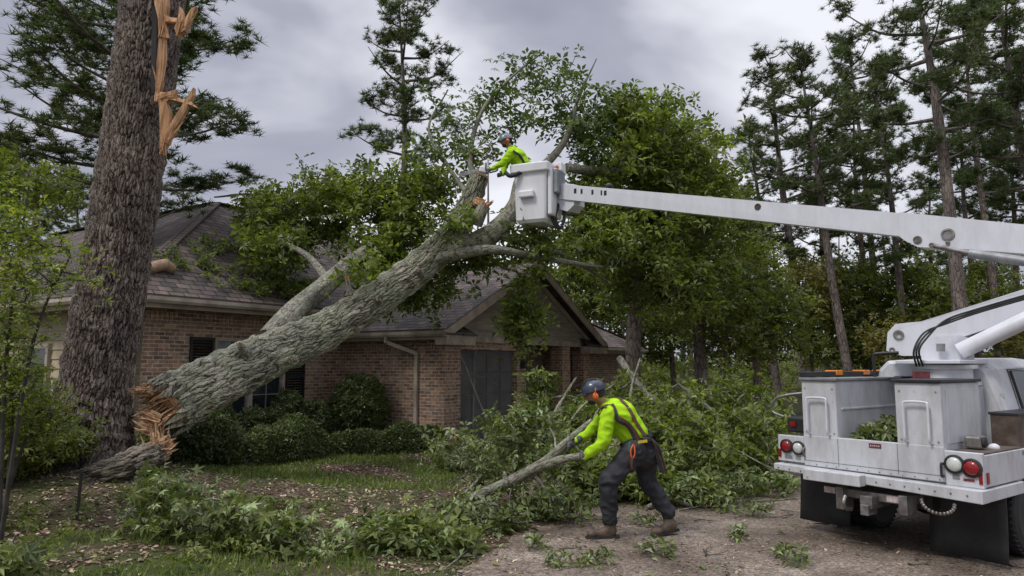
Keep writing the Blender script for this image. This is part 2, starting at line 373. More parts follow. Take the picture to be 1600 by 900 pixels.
def glassm(name, c=(.02, .025, .028), rough=.08):
    m, t, b, o = newmat(name); b.inputs['Base Color'].default_value = (*c, 1); b.inputs['Roughness'].default_value = rough
    b.inputs['Specular IOR Level'].default_value = .8
    bump(t, b, noisen(t, mapv(t, 'Object'), 1.5, 2), .08, .05); return m
MAT['glass'] = glassm('window_glass')
# truck paint
def paintm(name, base, dirt, amount=.5, rust=0):
    m, t, b, o = newmat(name); v = mapv(t, 'Object', (1, 1, .35))
    f = ramp(t, noisen(t, v, 5, 8, .7), [(.42, (0, 0, 0)), (.75, (1, 1, 1))])
    c = mixc(t, mth(t, 'MULTIPLY', f, amount), base, dirt)
    v2 = mapv(t, 'Object')
    c = mixc(t, mth(t, 'MULTIPLY', ramp(t, noisen(t, v2, 34, 4, .7), [(.66, (0, 0, 0)), (.72, (1, 1, 1))]), .45), c, tuple(x*.45 for x in dirt))
    if rust:
        rm = ramp(t, noisen(t, v2, 7, 8, .75), [(.64, (0, 0, 0)), (.70, (1, 1, 1))])
        c = mixc(t, mth(t, 'MULTIPLY', rm, rust), c, (.12, .045, .02))
    t.links.new(c, b.inputs['Base Color']); b.inputs['Roughness'].default_value = .42; b.inputs['Specular IOR Level'].default_value = .45
    bump(t, b, noisen(t, v2, 2.2, 3), .12, .03); return m
MAT['white'] = paintm('white_truck_paint', (.57, .58, .60), (.27, .25, .225), .68, .8)
MAT['boomw'] = paintm('white_boom_paint', (.66, .67, .70), (.38, .37, .36), .4, .15)
MAT['bucketw'] = paintm('fibreglass_bucket', (.74, .745, .75), (.46, .45, .44), .4, 0)
MAT['rubber'] = simple('black_rubber', (.030, .029, .028), (.016, .016, .016), 5, .7, bmp=.25, bscale=30)
MAT['blackm'] = simple('black_metal', (.028, .028, .03), (.015, .015, .015), 5, .45)
MAT['steel'] = simple('bare_steel', (.33, .32, .31), (.16, .14, .12), 8, .45, .7)
MAT['rustbox'] = simple('rusty_brown_metal', (.15, .115, .09), (.055, .038, .028), 5, .7, .2, bmp=.3)
MAT['greym'] = simple('grey_metal', (.30, .31, .32), (.18, .18, .18), 5, .5, .3)
MAT['red'] = simple('red_lens', (.30, .012, .015), (.2, .01, .01), 8, .2, coat=.5)
MAT['clear'] = simple('clear_lens', (.62, .64, .60), (.4, .42, .38), 12, .2, coat=.5)
MAT['amber'] = simple('amber_lens', (.75, .25, .02), (.55, .16, .01), 12, .25, coat=.5)
MAT['sticker'] = simple('dark_red_sticker', (.20, .045, .05), (.08, .02, .03), 25, .5)
MAT['stickerw'] = simple('white_sticker', (.6, .58, .56), (.45, .3, .28), 30, .5)
MAT['orange'] = simple('orange_plastic', (.72, .14, .02), (.5, .09, .015), 6, .45)
MAT['skin'] = simple('skin', (.36, .19, .13), (.27, .13, .085), 9, .55)
MAT['hivis'] = simple('hi_vis_shirt', (.42, .70, .02), (.27, .50, .012), 5, .85, bmp=.3, bscale=11, spec=.15)
MAT['trouser'] = simple('charcoal_trouser', (.030, .031, .036), (.016, .016, .019), 7, .8, bmp=.5, bscale=14)
MAT['helmet'] = simple('navy_helmet', (.035, .045, .07), (.02, .025, .04), 5, .3, coat=.3)
MAT['helmet2'] = simple('grey_teal_helmet', (.13, .19, .21), (.08, .12, .14), 6, .35, coat=.3)
MAT['strap'] = simple('brown_harness_webbing', (.12, .05, .03), (.06, .025, .018), 20, .8)
MAT['strapd'] = simple('black_webbing', (.02, .02, .022), (.012, .012, .012), 20, .7)
MAT['boot'] = simple('brown_leather', (.11, .075, .048), (.045, .03, .02), 12, .6, bmp=.4)
MAT['glove'] = simple('grey_glove', (.10, .10, .10), (.05, .05, .05), 20, .8)
MAT['terra'] = simple('terracotta', (.28, .11, .06), (.16, .06, .035), 6, .8, bmp=.2)
MAT['tanfelt'] = simple('torn_underlayment', (.42, .28, .17), (.22, .14, .085), 6, .8, bmp=.5)
# ------------------------------------------------------------------ foliage helpers
def rotmats(n, up=None, tilt=1.0):
    """random rotations; tilt<1 keeps local Z near world up"""
    z = rng.normal(size=(n, 3)); z /= np.linalg.norm(z, axis=1)[:, None]
    if up is not None: z = z*tilt+np.asarray(up, float); z /= np.linalg.norm(z, axis=1)[:, None]
    a = rng.normal(size=(n, 3)); a -= z*np.sum(a*z, 1)[:, None]; a /= np.linalg.norm(a, axis=1)[:, None]
    return np.stack([a, np.cross(z, a), z], -1)
def star_leaf():
    v = [(0, 0, 0)]; tips = [(-115, .72), (-55, .92), (0, 1.05), (55, .92), (115, .72)]
    nots = [(-160, .25), (-85, .34), (-27, .36), (27, .36), (85, .34), (160, .25)]
    for a, r in nots: v.append((r*math.cos(R(a)), r*math.sin(R(a)), .03))
    for a, r in tips: v.append((r*math.cos(R(a)), r*math.sin(R(a)), -.14))
    f = [[0, 1+i, 7+i, 2+i] for i in range(5)]
    return np.array(v), np.array(f)
STAR = star_leaf()
def whorl(k=6, wd=.2, droop=.3):
    v = []; f = []
    for i in range(k):
        a = 2*math.pi*i/k+rng.uniform(-.3, .3); l = rng.uniform(.75, 1.1); el = rng.uniform(-.1, .7)
        d = np.array([math.cos(a)*math.cos(el), math.sin(a)*math.cos(el), math.sin(el)]); s_ = np.array([-math.sin(a), math.cos(a), 0])
        b = len(v); v += [d*.12, d*.55*l+s_*wd*l+(0, 0, .02), d*l-np.array([0, 0, droop*l]), d*.55*l-s_*wd*l+(0, 0, .02)]
        f.append([b, b+1, b+2, b+3])
    return np.array(v), np.array(f)
WH = [whorl(5), whorl(6, .17), whorl(7, .15, .45), whorl(5, .22, .2)]
LEAF1 = (np.array([(0, 0, 0), (.5, .24, .05), (1, 0, -.08), (.5, -.24, .05)]), np.array([[0, 1, 2, 3]]))
def tuft(k=18):
    v = []; f = []
    for i in range(k):
        a = rng.uniform(0, 2*math.pi); z = rng.uniform(-.35, 1); r = math.sqrt(max(0, 1-z*z)); d = np.array([r*math.cos(a), r*math.sin(a), z])*rng.uniform(.75, 1.1)
        s_ = np.cross(d, rng.normal(size=3)); s_ /= np.linalg.norm(s_); b = len(v)
        v += [s_*.06+d*.05, -s_*.06+d*.05, d+s_*.02]; f.append([b, b+1, b+2])
    return np.array(v), np.array(f)
TU = [tuft(20), tuft(17), tuft(23)]
def scatter(mb, tmpl, pos, size, up=(0, 0, 1), tilt=.8, mi=0, var=.42):
    pos = np.asarray(pos, float).reshape(-1, 3); n = len(pos)
    if n == 0: return
    tv, tf = tmpl; Rm = rotmats(n, up, tilt); sc = np.broadcast_to(size, (n,))*rng.uniform(1-var, 1+var, n)
    V = np.einsum('nij,kj->nki', Rm, tv)*sc[:, None, None]+pos[:, None, :]
    k = len(tv); F = (tf[None]+(np.arange(n)*k)[:, None, None]).reshape(-1, tf.shape[1])
    mb.add(V.reshape(-1, 3), F, np.zeros((len(F), tf.shape[1], 2)), mi)
def blob(n, c, r, shell=.0):
    d = rng.normal(size=(n, 3)); d /= np.linalg.norm(d, axis=1)[:, None]
    rr = rng.uniform(shell**3, 1, n)**(1/3); return np.asarray(tuple(c))+d*rr[:, None]*np.asarray(r, float)
def blob_px(n, px, py, d, rx, ry, rd, shell=0):
    q = blob(n, (0, 0, 0), (1, 1, 1), shell)
    return np.array([tuple(P(px+a*rx, py+b*ry, d+c*rd)) for a, b, c in q])
def grow(seeds, targets, step=.35, jit=.06, sag=.0, rtip=.006, pw=.42, maxr=.2, bend=.35):
    """connect every target to the nearest skeleton point; returns list of (pts, radii)"""
    pos = [np.asarray(tuple(s), float) for s in seeds]; par = [-1]*len(pos)
    T = np.asarray(targets, float); S0 = np.array(pos)
    d0 = np.array([np.min(np.linalg.norm(S0-t, axis=1)) for t in T]); order = np.argsort(d0)
    buf = np.zeros((len(pos)+len(T)*40+10, 3)); n = len(pos); buf[:n] = S0; branches = []
    dirs = np.zeros_like(buf)
    for ti in order:
        t = T[ti]; dd = buf[:n]-t; i = int(np.argmin(np.einsum('ij,ij->i', dd, dd))); L = float(np.linalg.norm(t-buf[i]))
        if L < step*.3: continue
        k = int(min(30, max(2, math.ceil(L/step)))); a = buf[i].copy(); chain = [i]
        d = (t-a)/L; cd = dirs[i]; 
        ctrl = a+d*L*.5+cd*L*bend*.5+np.array([0, 0, sag*L])
        for q in range(1, k+1):
            s_ = q/k; p = (1-s_)**2*a+2*s_*(1-s_)*ctrl+s_*s_*t
            if q < k: p = p+rng.normal(size=3)*jit*min(L, 1.5)*.5
            buf[n] = p; v = p-buf[chain[-1]]; dirs[n] = v/(np.linalg.norm(v)+1e-9); par.append(chain[-1]); chain.append(n); n += 1
        branches.append(chain)
    cnt = np.zeros(n)
    for ch in branches: cnt[ch[-1]] += 1
    for i in range(n-1, -1, -1):
        if par[i] >= 0: cnt[par[i]] += cnt[i]
    rad = np.minimum(maxr, rtip*np.maximum(cnt, 1)**pw)
    res = []
    for ch in branches:
        r = rad[ch].copy(); r[0] = r[1]; res.append((buf[ch].copy(), r))
    return res
def bez(pts, n=10):
    """catmull-rom through points"""
    p = [np.asarray(tuple(q), float) for q in pts]; p = [2*p[0]-p[1]]+p+[2*p[-1]-p[-2]]; o = []
    for i in range(1, len(p)-2):
        for k in range(n):
            t = k/n; a, b, c, d = p[i-1:i+3]
            o.append(.5*((2*b)+(c-a)*t+(2*a-5*b+4*c-d)*t*t+(3*b-a-3*c+d)*t**3))
    o.append(p[-2]); return np.array(o)
def interp(vals, n=10):
    v = np.asarray(vals, float); return np.interp(np.linspace(0, len(v)-1, (len(v)-1)*n+1), np.arange(len(v)), v)

# =================================================================== SETTING
def axis(lo, hi, c0, c1, fine, k):
    a = list(np.arange(c0, c1+1e-6, fine)); s_ = fine; x = c1
    while x < hi: s_ *= k; x += s_; a.append(min(x, hi))
    s_ = fine; x = c0; b = []
    while x > lo: s_ *= k; x -= s_; b.append(max(x, lo))
    return np.array(b[::-1]+a)
gx = axis(-900, 900, -11, 8, .14, 1.22); gy = axis(-60, 1500, 2, 17, .14, 1.22)
X, Y = np.meshgrid(gx, gy); Z = hgt(X, Y)
Z = Z+np.where((np.abs(X) < 12) & (Y < 18) & (Y > 1), smooth(.05, .8, poly_dist(X, Y, DRIVE))*rng.normal(size=X.shape)*.006, 0)
ny, nx = X.shape; idx = np.arange(nx*ny).reshape(ny, nx)
F = np.stack([idx[:-1, :-1], idx[:-1, 1:], idx[1:, 1:], idx[1:, :-1]], -1).reshape(-1, 4)
def groundmat():
    m, t, b, o = newmat('ground_soil'); v = mapv(t, 'Object')
    a = ramp(t, noisen(t, v, 7, 8, .7), [(.35, (.045, .032, .022)), (.55, (.12, .085, .06)), (.75, (.25, .19, .14))])
    g = ramp(t, noisen(t, v, .55, 5, .6), [(.44, (0, 0, 0)), (.56, (1, 1, 1))])
    c = mixc(t, mth(t, 'MULTIPLY', g, .75), a, mixc(t, noisen(t, v, 30, 3), (.035, .055, .015), (.10, .14, .035)))
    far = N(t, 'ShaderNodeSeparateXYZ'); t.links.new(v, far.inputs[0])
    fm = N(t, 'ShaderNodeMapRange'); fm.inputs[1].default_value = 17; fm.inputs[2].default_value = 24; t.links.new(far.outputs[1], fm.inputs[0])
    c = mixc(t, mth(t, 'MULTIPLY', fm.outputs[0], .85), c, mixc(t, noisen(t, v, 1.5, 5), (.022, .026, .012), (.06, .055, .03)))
    t.links.new(c, b.inputs['Base Color']); b.inputs['Roughness'].default_value = .95; b.inputs['Specular IOR Level'].default_value = .15
    bump(t, b, noisen(t, v, 22, 6, .7), .9, .05); return m
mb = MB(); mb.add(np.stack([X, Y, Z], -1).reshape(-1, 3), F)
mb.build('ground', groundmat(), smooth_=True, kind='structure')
def drivemat():
    m, t, b, o = newmat('driveway_aggregate'); v = mapv(t, 'Object')
    base = ramp(t, noisen(t, v, 1.1, 7, .62), [(.28, (.085, .062, .046)), (.5, (.185, .148, .115)), (.70, (.32, .27, .22))])
    sp_ = N(t, 'ShaderNodeTexVoronoi'); sp_.inputs['Scale'].default_value = 55; t.links.new(v, sp_.inputs['Vector'])
    s2 = N(t, 'ShaderNodeSeparateColor'); t.links.new(sp_.outputs['Color'], s2.inputs[0])
    c = mixc(t, 1., base, ramp(t, s2.outputs[0], [(0, (.55, .53, .52)), (.6, (1, 1, 1)), (1, (1.7, 1.6, 1.5))]), 'MULTIPLY')
    c = mixc(t, ramp(t, noisen(t, v, 3.2, 8, .75), [(.55, (0, 0, 0)), (.68, (.8, .8, .8))]), c, (.085, .060, .045))
    t.links.new(c, b.inputs['Base Color']); b.inputs['Roughness'].default_value = .75; b.inputs['Specular IOR Level'].default_value = .4
    h = mth(t, 'ADD', sp_.outputs['Distance'], mth(t, 'MULTIPLY', noisen(t, v, 9, 6, .7), 1.6)); bump(t, b, h, .6, .02); return m
bm = bmesh.new()
ring = []
for i in range(len(DRIVE)):
    a = np.array(DRIVE[i]); c = np.array(DRIVE[(i+1) % len(DRIVE)]); L = np.linalg.norm(c-a); k = max(1, int(L/.25))
    for q in range(k):
        p = a+(c-a)*q/k; j = .05 if i < 6 else 0
        ring.append(bm.verts.new((p[0]+random.uniform(-j, j), p[1]+random.uniform(-j, j), .012)))
bm.faces.new(ring); me = bpy.data.meshes.new('driveway'); bm.to_mesh(me); bm.free(); me.materials.append(drivemat())
o = bpy.data.objects.new('driveway', me); COL.objects.link(o); o['kind'] = 'structure'

# =================================================================== HOUSE
HR = Vector((-1.55, 16.3, 0)); HA = math.atan2(.845, .536)
house = thing('brick_house', 'single storey brick house with brown shingle roof lying under the fallen tree', 'house', HR, HA)
def wallq(mb, a, b, z0, z1, th=.2, mi=0):
    """wall whose outer face runs a->b in plan (outer side on the right of a->b), with UVs in metres"""
    ax, ay = a; bx_, by = b; L = math.hypot(bx_-ax, by-ay); dx, dy = (bx_-ax)/L, (by-ay)/L; nx_, ny_ = -dy*th, dx*th
    v = [(ax, ay, z0), (bx_, by, z0), (bx_, by, z1), (ax, ay, z1), (ax+nx_, ay+ny_, z0), (bx_+nx_, by+ny_, z0), (bx_+nx_, by+ny_, z1), (ax+nx_, ay+ny_, z1)]
    f = [[0, 1, 2, 3], [5, 4, 7, 6], [1, 5, 6, 2], [4, 0, 3, 7], [3, 2, 6, 7], [4, 5, 1, 0]]
    uv = [[(0, z0), (L, z0), (L, z1), (0, z1)], [(L, z0), (0, z0), (0, z1), (L, z1)], [(0, z0), (th, z0), (th, z1), (0, z1)], [(0, z0), (th, z0), (th, z1), (0, z1)], [(0, 0), (L, 0), (L, th), (0, th)], [(0, 0), (L, 0), (L, th), (0, th)]]
    mb.add(v, f, uv, mi)
# main front wall at y=3.2 (outer face towards -y), window hole x -3.69..-1.93, z .8..2.35
WX0, WX1, WZ0, WZ1 = -3.75, -1.9, .78, 2.42
def wallgrp(*ws):
    q = MB()
    for w_ in ws: wallq(q, *w_)
    q.build('wall', MAT['brick'], house)
wallgrp(((-5.5, 3.2), (WX0, 3.2), 0, 2.96), ((WX1, 3.2), (-.002, 3.2), 0, 2.96), ((WX0, 3.2), (WX1, 3.2), 0, WZ0), ((WX0, 3.2), (WX1, 3.2), WZ1, 2.96))
wallgrp(((0, 3.6), (0, .0), 0, 2.5), ((.202, 0), (.62, 0), 0, 2.5, .25), ((.62, 0.03), (3.15, 0.03), 2.22, 2.5, .3), ((3.15, 0), (3.6, 0), 0, 2.5, .4))
wallgrp(((5.7, 0), (6.2, 0), 0, 2.5, .4)); wallgrp(((7.1, 0), (7.5, 0), 0, 2.5, .4), ((7.5, .4), (7.5, 6), 0, 2.5)); wallgrp(((7.7, 1.3), (13.6, 1.3), 0, 2.4), ((13.6, 1.3), (13.6, 7), 0, 2.4))
# soldier course along the top
sc = MB()
for i in range(56):
    x = -5.48+i*.098
    if x > -.12: break
    sc.box((x+.047, 3.187, 2.80), (.084, .03, .2))
sc.build('soldier_course', MAT['brick'], house); sc = MB()
for i in range(31): sc.box((-.013, .05+i*.1+.04, 2.28), (.03, .084, .2))
sc.build('soldier_course', MAT['brick'], house)
# cream clapboard end wall at x=-5.5 facing -x
cw = MB()
for i in range(15):
    z0 = i*.197; v = [(-5.53, 14, z0), (-5.53, 3.2, z0), (-5.505, 3.2, z0+.205), (-5.505, 14, z0+.205)]
    cw.add(v, [[0, 1, 2, 3]]); cw.add([(-5.53, 14, z0), (-5.53, 3.2, z0), (-5.5, 3.2, z0), (-5.5, 14, z0)], [[3, 2, 1, 0]])
cw.bx(-5.5, -5.3, 3.2, 14, 0, 2.96)
cw.bx(-5.56, -5.42, 3.17, 3.30, 0, 2.96)
cw.build('clapboard_wall', MAT['cream'], house)
# recessed porch wall, doors
pw = MB(); pw.bx(3.6, 7.5, 1.6, 1.7, 0, 2.5); pw.bx(.2, 7.5, .45, 1.6, 2.44, 2.5); pw.build('porch_wall', MAT['siding'], house)
gd = MB(); gd.bx(.62, 3.15, .16, .2, 0, 2.22)
for i in range(4):
    for j in range(4): gd.bx(.68+j*.62, .68+j*.62+.54, .14, .16, .06+i*.54, .06+i*.54+.46)
gdo = gd.build('garage_door', MAT['garage'], house, bevel=.008)
dr = MB(); dr.bx(4.2, 5.15, 1.55, 1.6, 0, 2.1)
for i in range(3):
    for j in range(2): dr.bx(4.28+j*.42, 4.28+j*.42+.36, 1.53, 1.55, .12+i*.64, .12+i*.64+.54)
dro = dr.build('door', MAT['shutter'], house, bevel=.006)
MB().ell((5.05, 1.5, 1.0), (.03, .04, .03)).build('handle', MAT['steel'], dro)
# front window with frame, pane, shutters
fr = MB(); y = 3.16
fr.bx(WX0, WX0+.07, y, y+.12, WZ0, WZ1); fr.bx(WX1-.07, WX1, y, y+.12, WZ0, WZ1); fr.bx(WX0, WX1, y+.002, y+.12, WZ1-.07, WZ1); fr.bx(WX0-.04, WX1+.04, y-.05, y+.12, WZ0-.05, WZ0+.02)
mx_ = (WX0+WX1)/2; fr.bx(mx_-.055, mx_+.055, y+.004, y+.12, WZ0, WZ1)
win = fr.build('window', MAT['trim'], house, bevel=.006)
sa = MB()
for x0, x1 in ((WX0+.07, mx_-.055), (mx_+.055, WX1-.07)):
    sa.bx(x0, x1, y+.04, y+.08, 1.56, 1.62); sa.bx(x0, x0+.035, y+.05, y+.09, WZ0, WZ1); sa.bx(x1-.035, x1, y+.05, y+.09, WZ0, WZ1); sa.bx((x0+x1)/2-.01, (x0+x1)/2+.01, y+.06, y+.08, WZ0, WZ1); sa.bx(x0, x1, y+.062, y+.08, 1.18, 1.2); sa.bx(x0, x1, y+.062, y+.08, 1.98, 2.0)
sa.build('sash', MAT['greym'], win)
MB().bx(WX0+.05, WX1-.05, y+.085, y+.10, WZ0, WZ1).build('pane', MAT['glass'], win)
for x0 in (WX1+.03, WX0-.57):
    sh = MB(); sh.bx(x0, x0+.05, 3.15, 3.19, WZ0, WZ1); sh.bx(x0+.49, x0+.54, 3.15, 3.19, WZ0, WZ1)
    for z in (WZ0, 1.56, WZ1-.07): sh.bx(x0, x0+.54, 3.152, 3.19, z, z+.07)
    for k in range(26): sh.box((x0+.27, 3.17, WZ0+.09+k*.059), (.44, .012, .05), Matrix.Rotation(R(35), 3, 'X'))
    sh.build('shutter', MAT['shutter'], house)
# window on cream wall
w2 = MB(); w2.bx(-5.6, -5.5, 6.2, 6.3, .9, 2.2); w2.bx(-5.6, -5.5, 7.3, 7.4, .9, 2.2); w2.bx(-5.598, -5.5, 6.2, 7.4, 2.2, 2.3); w2.bx(-5.62, -5.5, 6.15, 7.45, .84, .9)
w2o = w2.build('window', MAT['trim'], house); MB().bx(-5.56, -5.54, 6.3, 7.3, .9, 2.2).build('pane', MAT['glass'], w2o)
# ---- roofs
def roofpoly(mb, pts, th=.1, mi=0):
    p = [np.array(q, float) for q in pts]; n = np.cross(p[1]-p[0], p[2]-p[0]); n /= np.linalg.norm(n)
    if n[2] < 0: n = -n; p = p[::-1]
    e = np.cross([0, 0, 1.], n); e /= np.linalg.norm(e); u = np.cross(n, e)
    uv = [(np.dot(q, e), np.dot(q, u)) for q in p]; k = len(p)
    lo = [q-np.array([0, 0, th]) for q in p]
    mb.add(p, [list(range(k))], [uv], mi); mb.add(lo, [list(range(k))[::-1]], None, mi)
    for i in range(k):
        j = (i+1) % k; mb.add([p[i], lo[i], lo[j], p[j]], [[0, 1, 2, 3]], [[(0, 0), (0, .1), (.3, .1), (.3, 0)]], mi)
rf = MB()
Pk = (-1.26, 7.0, 6.25); EX, EY, EZ = -6.05, 2.66, 3.18
roofpoly(rf, [(EX, EY, EZ), (5.9, EY, EZ), (3.4, 7.0, 6.25), Pk])
roofpoly(rf, [(EX, 16, EZ), (EX, EY, EZ), Pk, (-1.26, 16, 6.25)])
roofpoly(rf, [(5.9, EY, EZ), (5.9, 11.3, EZ), (3.4, 7.0, 6.25)])
roofpoly(rf, [(3.4, 7.0, 6.25), (5.9, 11.3, EZ), (3.4, 11.3, EZ), (-1.26, 7, 6.25)])
roofpoly(rf, [(-1.26, 7, 6.25), (3.4, 11.3, EZ), (3.4, 16, EZ), (-1.26, 16, 6.25)])
# wing roof
AX, AZ = 3.70, 4.72; WE0, WE1, Z0, Z1, YF = -.45, 8.1, 2.66, 2.52, -.38
roofpoly(rf, [(WE0, 7.0, Z0), (WE0, YF, Z0), (AX, YF, AZ), (AX, 7.0, AZ)])
roofpoly(rf, [(AX, 7.0, AZ), (AX, YF, AZ), (WE1, YF, Z1), (WE1, 7.0, Z1)])
# right rear wing (hip)
roofpoly(rf, [(7.6, .7, 2.5), (14.2, .7, 2.5), (11.2, 3.9, 4.3), (7.6, 3.9, 4.3)])
roofpoly(rf, [(14.2, .7, 2.5), (14.2, 7.1, 2.5), (11.2, 3.9, 4.3)])
roofpoly(rf, [(14.2, 7.1, 2.5), (7.6, 7.1, 2.5), (7.6, 3.9, 4.3), (11.2, 3.9, 4.3)])
# pent roofs above the cornice returns
roofpoly(rf, [(WE0, YF-.02, 2.56), (.75, YF-.02, 2.56), (.6, -.0, 2.80), (WE0+.1, 0, 2.80)], .04)
roofpoly(rf, [(6.7, YF-.02, 2.44), (WE1, YF-.02, 2.44), (WE1-.1, 0, 2.68), (6.85, 0, 2.68)], .04)
roof = rf.build('roof', MAT['shingle'], house)
for a, b in (((EX, EY, EZ), Pk), (Pk, (3.4, 7, 6.25)), (Pk, (-1.26, 16, 6.25)), ((AX, YF, AZ), (AX, 4.8, AZ)), ((14.2, .7, 2.5), (11.2, 3.9, 4.3)), ((7.6, 3.9, 4.3), (11.2, 3.9, 4.3))):
    a, b = Vector(a), Vector(b); n = int((b-a).length/.2); rc = MB()
    for i in range(n):
        p = a+(b-a)*(i/n); q = a+(b-a)*((i+1.25)/n); rc.beam(p+Vector((0, 0, .018)), q+Vector((0, 0, .035)), .26, .02)
    rc.build('ridge_cap', MAT['shingle'], roof)
# gable clapboards
gb = MB(); nb = 11; zb, zt = 2.5, AZ-.14
hL = AX-WE0; hR = WE1-AX
for i in range(nb):
    za = zb+(zt-zb)*i/nb; zc = zb+(zt-zb)*(i+1)/nb+.01
    xl = lambda z: min(AX, max(0.0, WE0+.1+hL*(z-Z0+.12)/(AZ-Z0))) if z > Z0 else 0.0
    xr = lambda z: max(AX, min(7.5, WE1-.1-hR*(z-Z1+.12)/(AZ-Z1)))
    a0, a1, c0, c1 = xl(za), xr(za), xl(zc), xr(zc)
    gb.add([(a0, -.035, za), (a1, -.035, za), (c1, -.005, zc), (c0, -.005, zc)], [[0, 1, 2, 3]]); gb.add([(a0, -.035, za), (a1, -.035, za), (a1, .0, za), (a0, .0, za)], [[3, 2, 1, 0]])
gb.prism([(0, 2.5), (7.5, 2.5), (AX, AZ-.12)], .1, Matrix.Translation((0, .06, 0))@Matrix.Rotation(R(90), 4, 'X'))
gb.build('gable_siding', MAT['siding'], house)
# trims: rake boards, fascia, soffits, returns
def one(nm, mt, fn, bev=0): q = MB(); fn(q); return q.build(nm, MAT[mt], house, bevel=bev)
one('rake_board', 'trim', lambda q: (q.beam((WE0, YF+.02, Z0-.14), (AX, YF+.02, AZ-.14), .05, .2), q.beam((AX, YF+.02, AZ-.14), (WE1, YF+.02, Z1-.14), .05, .2)), .004)
one('gable_trim', 'trim', lambda q: (q.beam((WE0+.3, -.06, Z0-.12), (AX, -.06, AZ-.28), .03, .14), q.beam((AX, -.06, AZ-.28), (WE1-.3, -.06, Z1-.12), .03, .14)), .004)
for a in ((WE0+.02, .7, YF, -.048, 2.30, 2.53), (6.8, WE1-.02, YF, -.048, 2.20, 2.42)): one('cornice_return', 'trim', lambda q: q.bx(*a), .004)
for a in ((.2, 7.5, -.045, .0, 2.40, 2.55), (WE0+.03, WE0+.06, -.047, 3.2, 2.42, 2.60), (EX+.06, 0, EY+.03, EY+.06, 2.92, 3.10), (EX+.03, EX+.06, EY, 16, 2.92, 3.10), (7.6, 14.1, .73, .76, 2.25, 2.42)): one('fascia', 'trim', lambda q: q.bx(*a), .004)
for a in ((WE0+.06, 0, 0, 3.2, 2.46, 2.49), (EX+.06, 0, EY+.06, 3.2, 2.95, 2.98), (EX+.06, -5.5, 3.2, 14, 2.945, 2.975), (7.6, 14.1, .76, 1.3, 2.28, 2.30)): one('soffit', 'soffit', lambda q: q.bx(*a))
def gutter(a, b, side):
    gt = MB()
    prof = [(0, 0), (.10, .0), (.13, .05), (.13, .12), (.115, .12), (.115, .055), (.09, .015), (.012, .015), (.012, .12), (0, .12)]
    a, b = Vector(a), Vector(b); d = (b-a).normalized(); s_ = Vector(side)
    v = [a+s_*x+Vector((0, 0, z)) for x, z in prof]+[b+s_*x+Vector((0, 0, z)) for x, z in prof]; n = len(prof)
    gt.add([tuple(q) for q in v], [[i, (i+1) % n, n+(i+1) % n, n+i] for i in range(n)]); gt.add([tuple(q) for q in v[:n]], [list(range(n))]); gt.add([tuple(q) for q in v[n:]], [list(range(n))[::-1]])
    gt.build('gutter', MAT['gutter'], house)
gutter((EX-.1, EY+.02, 3.01), (-.3, EY+.02, 3.01), (0, -1, 0)); gutter((WE0+.02, YF, 2.49), (WE0+.02, 3.0, 2.49), (-1, 0, 0)); gutter((EX+.02, EY-.1, 3.01), (EX+.02, 14, 3.01), (-1, 0, 0))
gutter((7.7, .72, 2.34), (14.1, .72, 2.34), (0, -1, 0))
ds = MB(); ds.beam((WE0-.05, 1.35, 2.5), (WE0-.05, 1.35, 2.36), .07, .09, up=(1, 0, 0)); ds.beam((WE0-.05, 1.35, 2.38), (-.05, .82, 2.12), .07, .09); ds.beam((-.05, .80, 2.16), (-.05, .80, .05), .085, .07, up=(1, 0, 0))
ds.build('downspout', MAT['gutter'], house, bevel=.006)
lam = MB(); lam.bx(3.3, 3.45, -.14, 0, 1.75, 2.0); lam.build('wall_lamp', MAT['blackm'], house)

# neighbour's roof glimpsed above the truck bed
nh = thing('neighbour_house', 'grey roofed house glimpsed between pines behind the truck bed', 'house', (33, 68, 0), R(10))
b_ = MB(); b_.bx(-3.5, 5, 0, 7, 0, 2.6); b_.build('wall', MAT['siding'], nh)
b_ = MB(); roofpoly(b_, [(-4, -.5, 2.6), (5.5, -.5, 2.6), (5.5, 3.5, 4.7), (-.5, 3.5, 4.7)]); roofpoly(b_, [(-4, 7.5, 2.6), (5.5, 7.5, 2.6), (5.5, 3.5, 4.7), (-.5, 3.5, 4.7)]); roofpoly(b_, [(-4, -.5, 2.6), (-.5, 3.5, 4.7), (-4, 7.5, 2.6)]); b_.build('roof', MAT['shingle'], nh)
b_ = MB(); b_.bx(-2, -.8, -.06, -.01, 1, 2.1); b_.build('window', MAT['glass'], nh)

# =================================================================== BUCKET TRUCK
TA = R(36); TO = Vector((4.134, 6.35, 0))
truck = thing('bucket_truck', 'white utility bucket truck parked on the driveway with its boom raised', 'truck', TO, TA)
TM = Matrix.Translation(TO)@Matrix.Rotation(TA, 4, 'Z')
W_ = 1.95
b_ = MB()     # bed: tail panel, floor, sides   (x forward, y left)
b_.bx(.0, .05, .292, 1.69, .78, 1.10); b_.bx(.0, .05, -.02, .292, .76, 1.07); b_.bx(.0, .05, 1.69, 2.0, .80, 1.08)
b_.bx(.05, 3.4, .02, 1.93, .74, .80)
b_.bx(.052, 1.02, -.02, .01, .77, 1.05); b_.bx(.052, 3.4, 1.95, 1.98, .77, 1.05)
b_.bx(.9, 3.4, -.02, .3, .98, 1.04)
bed = b_.build('truck_bed', MAT['white'], truck, bevel=.008)
b_ = MB(); b_.beam((-.02, -.04, .70), (-.02, 2.0, .745), .16, .115, .16, .065); b_.bx(.062, .85, -.04, .02, .645, .755)
bumper = b_.build('rear_bumper', MAT['white'], truck, bevel=.008)
b_ = MB(); b_.bx(-.22, -.101, .98, 1.58, .665, .775); b_.build('bumper_step', MAT['white'], bumper, bevel=.008)
